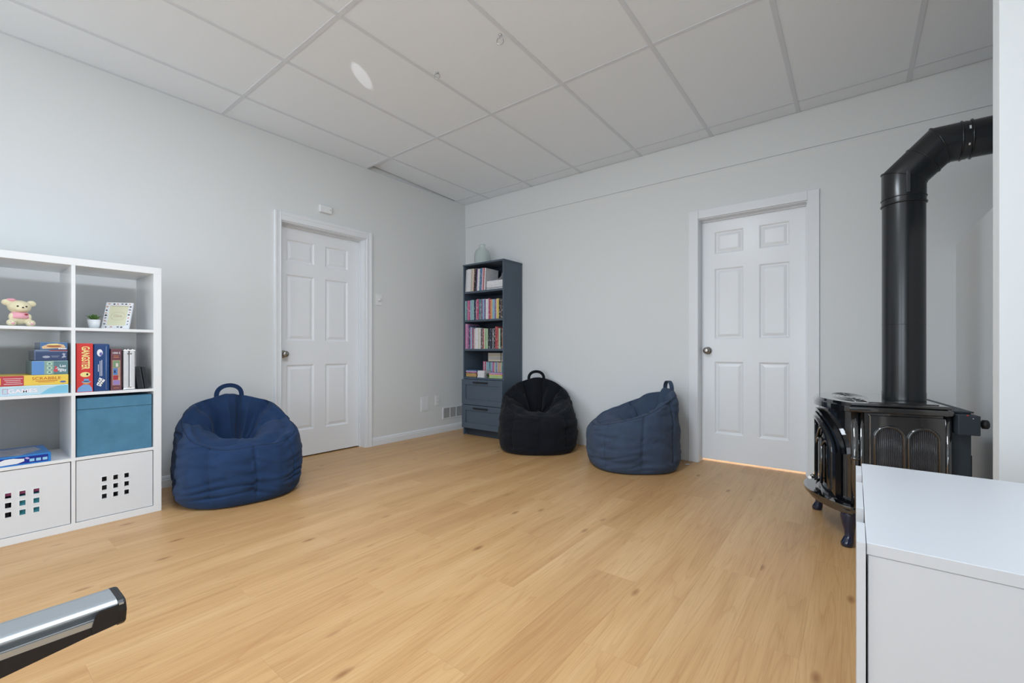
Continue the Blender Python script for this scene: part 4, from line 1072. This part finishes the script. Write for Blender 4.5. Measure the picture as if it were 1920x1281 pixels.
# side panel with two fluted arches (near side, looks to -y)
sp = MB(); sp.box(.062, SD - .010, -.006, .010, .215, .660, bev=.003); spo = sp.build('side_panel', EN, sv)
for cx_ in (.135, .258):
    R_ = .054; zc = .555
    path = [(cx_ - R_, -.008, .235)] + [(cx_ - R_ * math.cos(PI * k / 20), -.008, zc + R_ * math.sin(PI * k / 20)) for k in range(21)] + [(cx_ + R_, -.008, .235)]
    mb = MB(); mb.tube(path, .0065, 10); ar = mb.build('arch_moulding', EN, spo)
    for k in range(13):
        dx_ = -R_ + .012 + k * (2 * R_ - .024) / 12
        ztop = zc + math.sqrt(max(0, (R_ - .008) ** 2 - dx_ ** 2))
        mb = MB(); mb.tube([(cx_ + dx_, -.0055, .24), (cx_ + dx_, -.0055, ztop)], .0026, 6); mb.build('flute', mat('dark_iron', (38, 36, 42), .3, coat=.3), ar)
mb = MB(); mb.tube([(SD - .004, -.002, .205), (SD - .004, -.002, .672)], .012, 12); mb.build('corner_post', EN, sv)


# arched door on the bowed front
def fpt(s, z, d): x_, y_ = front(s, d); return Vector((x_, y_, z))
def arch_loop(s0, s1, z0, zs_, n=20):
    c, R_ = (s0 + s1) / 2, (s1 - s0) / 2
    H_ = R_ * .78
    return [(s0, z0)] + [(c - R_ * math.cos(PI * k / n), zs_ + H_ * math.sin(PI * k / n)) for k in range(n + 1)] + [(s1, z0)]
def band_(name, outer, inner, d0, d1, m, parent, closed=True):
    mb = MB(); bm = mb.bm; n = len(outer)
    A = [bm.verts.new(fpt(*p, d1)) for p in outer]; B = [bm.verts.new(fpt(*p, d1)) for p in inner]
    C_ = [bm.verts.new(fpt(*p, d0)) for p in outer]; D_ = [bm.verts.new(fpt(*p, d0)) for p in inner]
    for i in range(n if closed else n - 1):
        j = (i + 1) % n
        for q in ((A[i], A[j], B[j], B[i]), (C_[i], C_[j], A[j], A[i]), (B[i], B[j], D_[j], D_[i]), (D_[i], D_[j], C_[j], C_[i])): bm.faces.new(q)
    return mb.build(name, m, parent)
z0d = .245
door_r = thing('tmp', None, None); bpy.data.objects.remove(door_r)
dr = band_('door', arch_loop(.075, .545, z0d - .02, .445), arch_loop(.115, .505, z0d + .018, .445), -.008, .020, EN, sv)
band_('door_bead', arch_loop(.105, .515, z0d + .008, .447), arch_loop(.117, .503, z0d + .020, .445), .020, .027, EN, dr)
band_('arch_trim', arch_loop(.052, .568, z0d - .03, .450)[1:-1], arch_loop(.066, .554, z0d - .03, .448)[1:-1], -.010, .016, EN, sv, closed=False)
gm = MB(); gi = arch_loop(.115, .505, z0d + .018, .445)
nS = 16
cols_ = []
for k in range(nS + 1):
    s = .115 + .39 * k / nS; zt_ = .445 + .195 * .78 * math.sqrt(max(0, 1 - ((s - .31) / .195) ** 2)); cols_.append((gm.bm.verts.new(fpt(s, z0d + .018, .002)), gm.bm.verts.new(fpt(s, zt_, .002))))
for A, B in zip(cols_, cols_[1:]): gm.bm.faces.new((A[0], B[0], B[1], A[1]))
gm.build('glass_pane', GLASS, dr)
def bar(pts, w_, d_, name='mullion'):
    q = MB(); q.tube([fpt(s, z, d_) for s, z in pts], w_, 8); q.build(name, EN, dr)
mb = MB()
A_ = [[fpt(.31 + s, z, d_) for s, d_ in ((-.016, .006), (-.016, .024), (.016, .024), (.016, .006))] for z in (z0d, .598)]
vv_ = [[mb.bm.verts.new(p) for p in r] for r in A_]
for k in range(4): mb.bm.faces.new((vv_[0][k], vv_[0][(k + 1) % 4], vv_[1][(k + 1) % 4], vv_[1][k]))
mb.bm.faces.new(vv_[0]); mb.bm.faces.new(vv_[1]); mb.build('centre_post', EN, dr)
for s0, s1 in ((.115, .295), (.325, .505)):
    c_ = (s0 + s1) / 2
    bar([(c_, z0d + .01), (c_, .50)], .007, .012)
    for (a, b_) in ((s0, c_), (c_, s1)):
        bar([(a + (b_ - a) * k / 12, .455 + .035 * math.sin(PI * k / 12)) for k in range(13)], .006, .012, 'tracery')
    bar([(s0 + (s1 - s0) * k / 16, .470 + .085 * math.sin(PI * k / 16)) for k in range(17)], .006, .012, 'tracery')
mb = MB(); hp = fpt(.31, .262, .03); mb.sphere(hp, .013, sub=2); mb.tube([hp, hp + Vector((-.014, -.03, -.002)), hp + Vector((-.018, -.052, .004))], [.007, .006, .009], 10); mb.build('latch_handle', M_steel, dr)
# ash lip
def lip(name, inn, out, z0, z1, m, bev):
    mb = MB(); n = 28; pts = []
    for k in range(n + 1):
        s = -.01 + (SW + .02) * k / n; pts.append(fpt(s, z0, out * (.35 + .65 * math.sin(PI * k / n) ** .5)))
    for k in range(n, -1, -1):
        s = -.01 + (SW + .02) * k / n; pts.append(fpt(s, z0, inn))
    mb.prism(pts, (0, 0, z1 - z0))
    es = [e for e in mb.bm.edges if abs(e.verts[0].co.z - e.verts[1].co.z) < 1e-6]
    bmesh.ops.bevel(mb.bm, geom=es, offset=bev, segments=3, affect='EDGES', profile=.5)
    return mb.build(name, m, sv)
lip('ash_lip', .013, .070, .196, .214, EN, .006)
lip('lip_moulding', .013, .048, .170, .1955, EN, .008)
# legs
def leg(x_, y_, dx, dy):
    path = []; rad = []
    for z, o_, r_ in ((.185, 0, .040), (.165, .006, .043), (.140, .014, .040), (.110, .016, .030), (.080, .014, .022), (.050, .014, .020), (.028, .020, .024), (.012, .027, .027), (.0, .028, .024)):
        path.append((x_ + dx * o_, y_ + dy * o_, z)); rad.append(r_)
    mb = MB(); mb.tube(path, rad, 16); mb.build('leg', EN_REFL, sv)
def to_local(wx, wy):
    v = Matrix.Rotation(-ROT, 3, 'Z') @ Vector((wx - 3.848, wy + 1.300, 0)); return v.x, v.y
lx, ly = to_local(3.822, -1.265); leg(lx + .022, ly + .010, -.8, -.5)
lx, ly = to_local(3.672, -.745); leg(lx + .022, ly - .012, -.8, .5)
leg(SD - .05, .06, .6, -.5); leg(SD - .05, SW - .06, .6, .5)
# matt rear heat box, control box and knob
mb = MB(); mb.box(SD + .004, SD + .078, .020, SW - .02, .19, .690, bev=.003); mb.build('rear_housing', MATT, sv)
mb = MB(); mb.box(SD - .002, SD + .084, .012, SW - .012, .690, .697, bev=.001); mb.build('rear_cover', MATT, sv)
mb = MB(); mb.box(SD + .014, SD + .086, -.050, .019, .600, .686, bev=.003); cbx = mb.build('control_box', MATT, sv)
mb = MB(); mb.lathe([(0, 0), (.010, 0), (.010, .012), (.019, .014), (.020, .030), (.016, .034), (0, .034)], (SD + .086, -.018, .648), 'x', 18); mb.build('knob', mat('black_rubber', (24, 25, 27), .5), cbx)
mb = MB(); mb.sphere((SD + .045, -.048, .6865), .0035, sub=1); mb.build('indicator_light', mat('red_plastic', (200, 40, 50), .3), cbx)
mb = MB(); mb.box(SD + .060, SD + .064, -.0508, -.0495, .672, .676); mb.build('screw', M_chrome, cbx)
mb = MB(); mb.box(SD + .078, SD + .084, .03, .05, .30, .50, bev=.002); mb.build('cable_clip', mat('black_metal'), sv)

# stove pipe: upright, two-piece elbow, level run into the wall
PIPE = mat('black_pipe', (24, 27, 31), 0.24, spec=.7, var=(9, .15))
PX, PY, PR = 4.050, -1.010, .0855
PZ0 = .7170
sp_ = thing('stove_pipe', 'black metal flue pipe rising from the stove with an elbow into the wall', 'pipe', (PX, PY, PZ0))
def mitred(path, r, seg=48):
    """tube whose rings at bends lie in the mitre plane; returns MB"""
    P = [Vector(p) for p in path]; mb = MB(); rings = []
    for i, p in enumerate(P):
        d0 = (P[i] - P[i - 1]).normalized() if i else (P[1] - P[0]).normalized()
        d1 = (P[i + 1] - P[i]).normalized() if i + 1 < len(P) else d0
        n = (d0 + d1).normalized()
        side = Vector((0, 1, 0)); up_ = side.cross(d0)
        ring = []
        for k in range(seg):
            a = 2 * PI * k / seg; v = p + side * math.cos(a) * r + up_ * math.sin(a) * r
            tt = -(v - p).dot(n) / d0.dot(n); ring.append(mb.bm.verts.new(v + d0 * tt))
        rings.append(ring)
    for A, B in zip(rings, rings[1:]):
        for k in range(seg): mb.bm.faces.new((A[k], A[(k + 1) % seg], B[(k + 1) % seg], B[k])).smooth = True
    return mb
zb = 1.845 - PZ0; zh = 1.977 - PZ0; dxx = zh - zb
mb = mitred([(0, 0, 0), (0, 0, 1.715 - PZ0)], PR); mb.build('upright_pipe', PIPE, sp_)
mb = mitred([(0, 0, 0.0), (0, 0, 0.040)], PR + .0012); mb.build('base_collar', PIPE, sp_)
eb = mitred([(0, 0, 1.710 - PZ0), (0, 0, zb), (dxx, 0, zh), (.225, 0, zh)], PR + .002); 
for e in eb.bm.edges: e.smooth = True
ebo = eb.build('elbow', PIPE, sp_)
mb = mitred([(.220, 0, zh), (4.998 - PX, 0, zh)], PR); mb.build('level_pipe', PIPE, sp_)
def ringat(c, n, rr, name='joint_ring', w_=.004):
    c = Vector(c); n = Vector(n).normalized(); s = Vector((0, 1, 0)); u = s.cross(n)
    q = MB(); q.tube([c + (s * math.cos(2 * PI * k / 48) + u * math.sin(2 * PI * k / 48)) * rr for k in range(48)], w_, 6, closed=True); return q.build(name, PIPE, sp_)
ringat((0, 0, 1.712 - PZ0), (0, 0, 1), PR + .003); ringat((0, 0, 1.742 - PZ0), (0, 0, 1), PR + .003, w_=.0025); ringat((0, 0, 1.10 - PZ0), (0, 0, 1), PR, w_=.0012)
ringat((dxx * .55, 0, zb + dxx * .55), (1, 0, 1), PR + .003, w_=.0025)
ringat((.205, 0, zh), (1, 0, 0), PR + .003); ringat((.240, 0, zh), (1, 0, 0), PR + .003)
# raised mitre lips
for (c, n) in (((0, 0, zb), (math.sin(PI / 8), 0, math.cos(PI / 8))), ((dxx, 0, zh), (math.cos(PI / 8), 0, math.sin(PI / 8)))):
    c = Vector(c); n = Vector(n).normalized(); s = Vector((0, 1, 0)); u = s.cross(n); rr = PR + .003
    q = MB(); q.tube([c + s * math.cos(2 * PI * k / 48) * rr + u * math.sin(2 * PI * k / 48) * rr / math.cos(PI / 8) for k in range(48)], .0028, 6, closed=True); q.build('mitre_lip', PIPE, sp_)
# lock seam strips and bare scuffs
mb = MB(); mb.box(.006, .020, -PR - .0055, -PR - .001, 1.75 - PZ0, 1.86 - PZ0, bev=.001); mb.build('lock_seam', PIPE, sp_)
SC = mat('bare_metal_scuff', (205, 207, 208), .5)
for (cx_, az, hh_, ww_) in ((.228, -.35, .018, .007), (.226, .55, .010, .006)):
    q = MB(); c0 = Vector((cx_, 0, zh)); pts_ = []
    for k in range(5):
        a = az + hh_ / PR * (k / 4 - .5) * 1.0
        pts_.append((a))
    for a, b_ in zip(pts_, pts_[1:]):
        for_ = [(cx_ - ww_ / 2, a), (cx_ + ww_ / 2, a), (cx_ + ww_ / 2, b_), (cx_ - ww_ / 2, b_)]
        q.bm.faces.new([q.bm.verts.new((xx_, -math.cos(aa) * (PR + .0028), zh - math.sin(aa) * (PR + .0028))) for xx_, aa in for_])
    q.build('paint_scuff', SC, sp_)


# ------------------------------------------------------------------ white chest of drawers (foreground)
DX0, DXB, DY0, DY1, DH = 3.855, 4.385, -3.100, -2.470, .660
dz = thing('chest_of_drawers', 'white chest of drawers with finger notches standing before the stove', 'chest of drawers', ((DX0 + DXB) / 2, (DY0 + DY1) / 2, 0))
dox, doy = dz.location.x, dz.location.y
def dbox(name, x0, x1, y0, y1, z0, z1, m=M_chest, parent=dz, bev=.0012):
    mb = MB(); mb.box(x0 - dox, x1 - dox, y0 - doy, y1 - doy, z0, z1, bev=bev, seg=2); return mb.build(name, m, parent)
dbox('top_panel', DX0 + .0125, DXB, DY0, DY1, DH - .0195, DH)
for a in (DY0, DY1 - .018): dbox('side_panel', DX0 + .0145, DXB, a + (.001 if a == DY0 else 0), a + .018 - (.001 if a != DY0 else 0), 0.0, DH - .020)
dbox('back_panel', DXB - .008, DXB - .002, DY0 + .019, DY1 - .019, .05, DH - .02)
dbox('plinth', DX0 + .04, DX0 + .055, DY0 + .019, DY1 - .019, 0, .05)
for r, (z0, z1) in enumerate(((.395, DH - .001), (.212, .391), (.026, .208))):
    # front plate with two finger notches in its top edge
    prof = [(DY0 - .004, z0), (DY1 - .034, z0), (DY1 - .034, z1)]
    for (na, nb_) in ((-2.606, -2.691), (-2.909, -2.997)): prof += [(na, z1), (na, z1 - .034), (nb_, z1 - .034), (nb_, z1)]
    prof += [(DY0 - .004, z1)]
    mb = MB(); mb.prism([(DX0 - dox, y_ - doy, z_) for y_, z_ in prof], (.0115, 0, 0))
    fo = mb.build('drawer', M_chest, dz)
    mb = MB(); mb.box(DX0 + .0118 - dox, DX0 + .0138 - dox, DY0 + .02 - doy, DY1 - .036 - doy, z0 + .01, z1 - .045); mb.build('drawer_box', M_dark, fo)

# ------------------------------------------------------------------ exercise rail (foreground left)
AL = mat('brushed_aluminium', (186, 194, 200), 0.40, metal=.85, bump=(500, .05)); BP = mat('black_plastic', (30, 31, 34), .42)
ex = thing('exercise_machine', 'low exercise machine rail of slotted aluminium with black end cap', 'exercise machine', (2.60, -4.45, 0))
def ep(x_, y_, z_): return (x_ - 2.60, y_ + 4.45, z_)
YE, YS = -3.792, -5.15
sec = [(2.553, .438), (2.556, .4445), (2.564, .4490), (2.576, .4505), (2.628, .4512), (2.635, .4506), (2.6375, .4500), (2.6390, .4494), (2.6455, .4462), (2.6462, .4440), (2.6462, .4428), (2.6440, .4420), (2.6300, .4418), (2.6280, .4400), (2.6280, .4335), (2.6300, .4312), (2.6420, .4306), (2.6455, .4295), (2.6465, .4255), (2.6465, .4150), (2.553, .4150)]
mb = MB(); mb.prism([ep(x_, YS, z_) for x_, z_ in sec], (0, YE - YS, 0)); mb.build('rail', AL, ex)
mb = MB(); mb.tube([ep(2.6462, YS, .4270), ep(2.6462, YE - .03, .4270)], .0012, 6); mb.build('edge_bead', AL, ex)
# tapering black beam below
mb = MB(); pts_ = [(YS, .4148), (-3.800, .4148), (-3.800, .404), (-3.952, .383), (YS, .36)]
mb.prism([ep(2.556, y_, z_) for y_, z_ in pts_], (.0912, 0, 0)); mb.build('under_beam', BP, ex)
# end cap
capo = [(2.552, .405), (2.552, .438), (2.557, .4465), (2.570, .4506), (2.632, .4511), (2.642, .4493), (2.6475, .445), (2.6490, .430), (2.6480, .405), (2.640, .398), (2.560, .398)]
mb = MB(); mb.prism([ep(x_, YE, z_) for x_, z_ in capo], (0, .014, 0))
es = [e for e in mb.bm.edges if all(v.co.y > (YE + 4.45) + .01 for v in e.verts)]
bmesh.ops.bevel(mb.bm, geom=es, offset=.005, segments=3, affect='EDGES', profile=.5); cp = mb.build('end_cap', BP, ex)
mb = MB(); n_ = 10
sh = [(-3.792, .4420), (-3.816, .4420)] + [(-3.816 - .012 * math.sin(PI / 2 * k / n_), .4420 - .0145 * (1 - math.cos(PI / 2 * k / n_))) for k in range(1, n_ + 1)] + [(-3.8315, .415), (-3.8315, .4002), (-3.792, .4045)]
mb.prism([ep(2.6470, y_, z_) for y_, z_ in sh], (.0022, 0, 0)); mb.build('cap_cheek', BP, cp)
mb = MB(); mb.box(*[q for q in (2.6492 - 2.60, 2.6502 - 2.60, -3.7905 + 4.45, -3.783 + 4.45, .4425, .4460)]); mb.build('cap_mark', AL, cp)
# stand at the far ends of the rail, outside the picture
for yy, zt_ in ((-4.35, .378), (-5.05, .361)):
    mb = MB(); mb.box(2.585 - 2.6, 2.615 - 2.6, yy - .02 + 4.45, yy + .02 + 4.45, .03, zt_, bev=.003); mb.build('leg', BP, ex)
    mb = MB(); mb.box(2.38 - 2.6, 2.82 - 2.6, yy - .03 + 4.45, yy + .03 + 4.45, 0, .03, bev=.006); mb.build('foot_bar', BP, ex)

# a mirror glint: sunlight bounced up onto the ceiling tile as a narrow beam
sl = bpy.data.lights.new('ceiling_glint', 'SPOT'); sl.energy = 70; sl.spot_size = math.radians(5.4); sl.spot_blend = .45; sl.shadow_soft_size = .004; sl.color = (1, .98, .96)
so = bpy.data.objects.new('ceiling_glint', sl); COL.objects.link(so); so.location = (2.25, -3.72, 1.0)
so.rotation_euler = (Vector((1.275, -2.317, CEIL)) - so.location).to_track_quat('-Z', 'Y').to_euler()
so.scale = (.42, 1, 1)
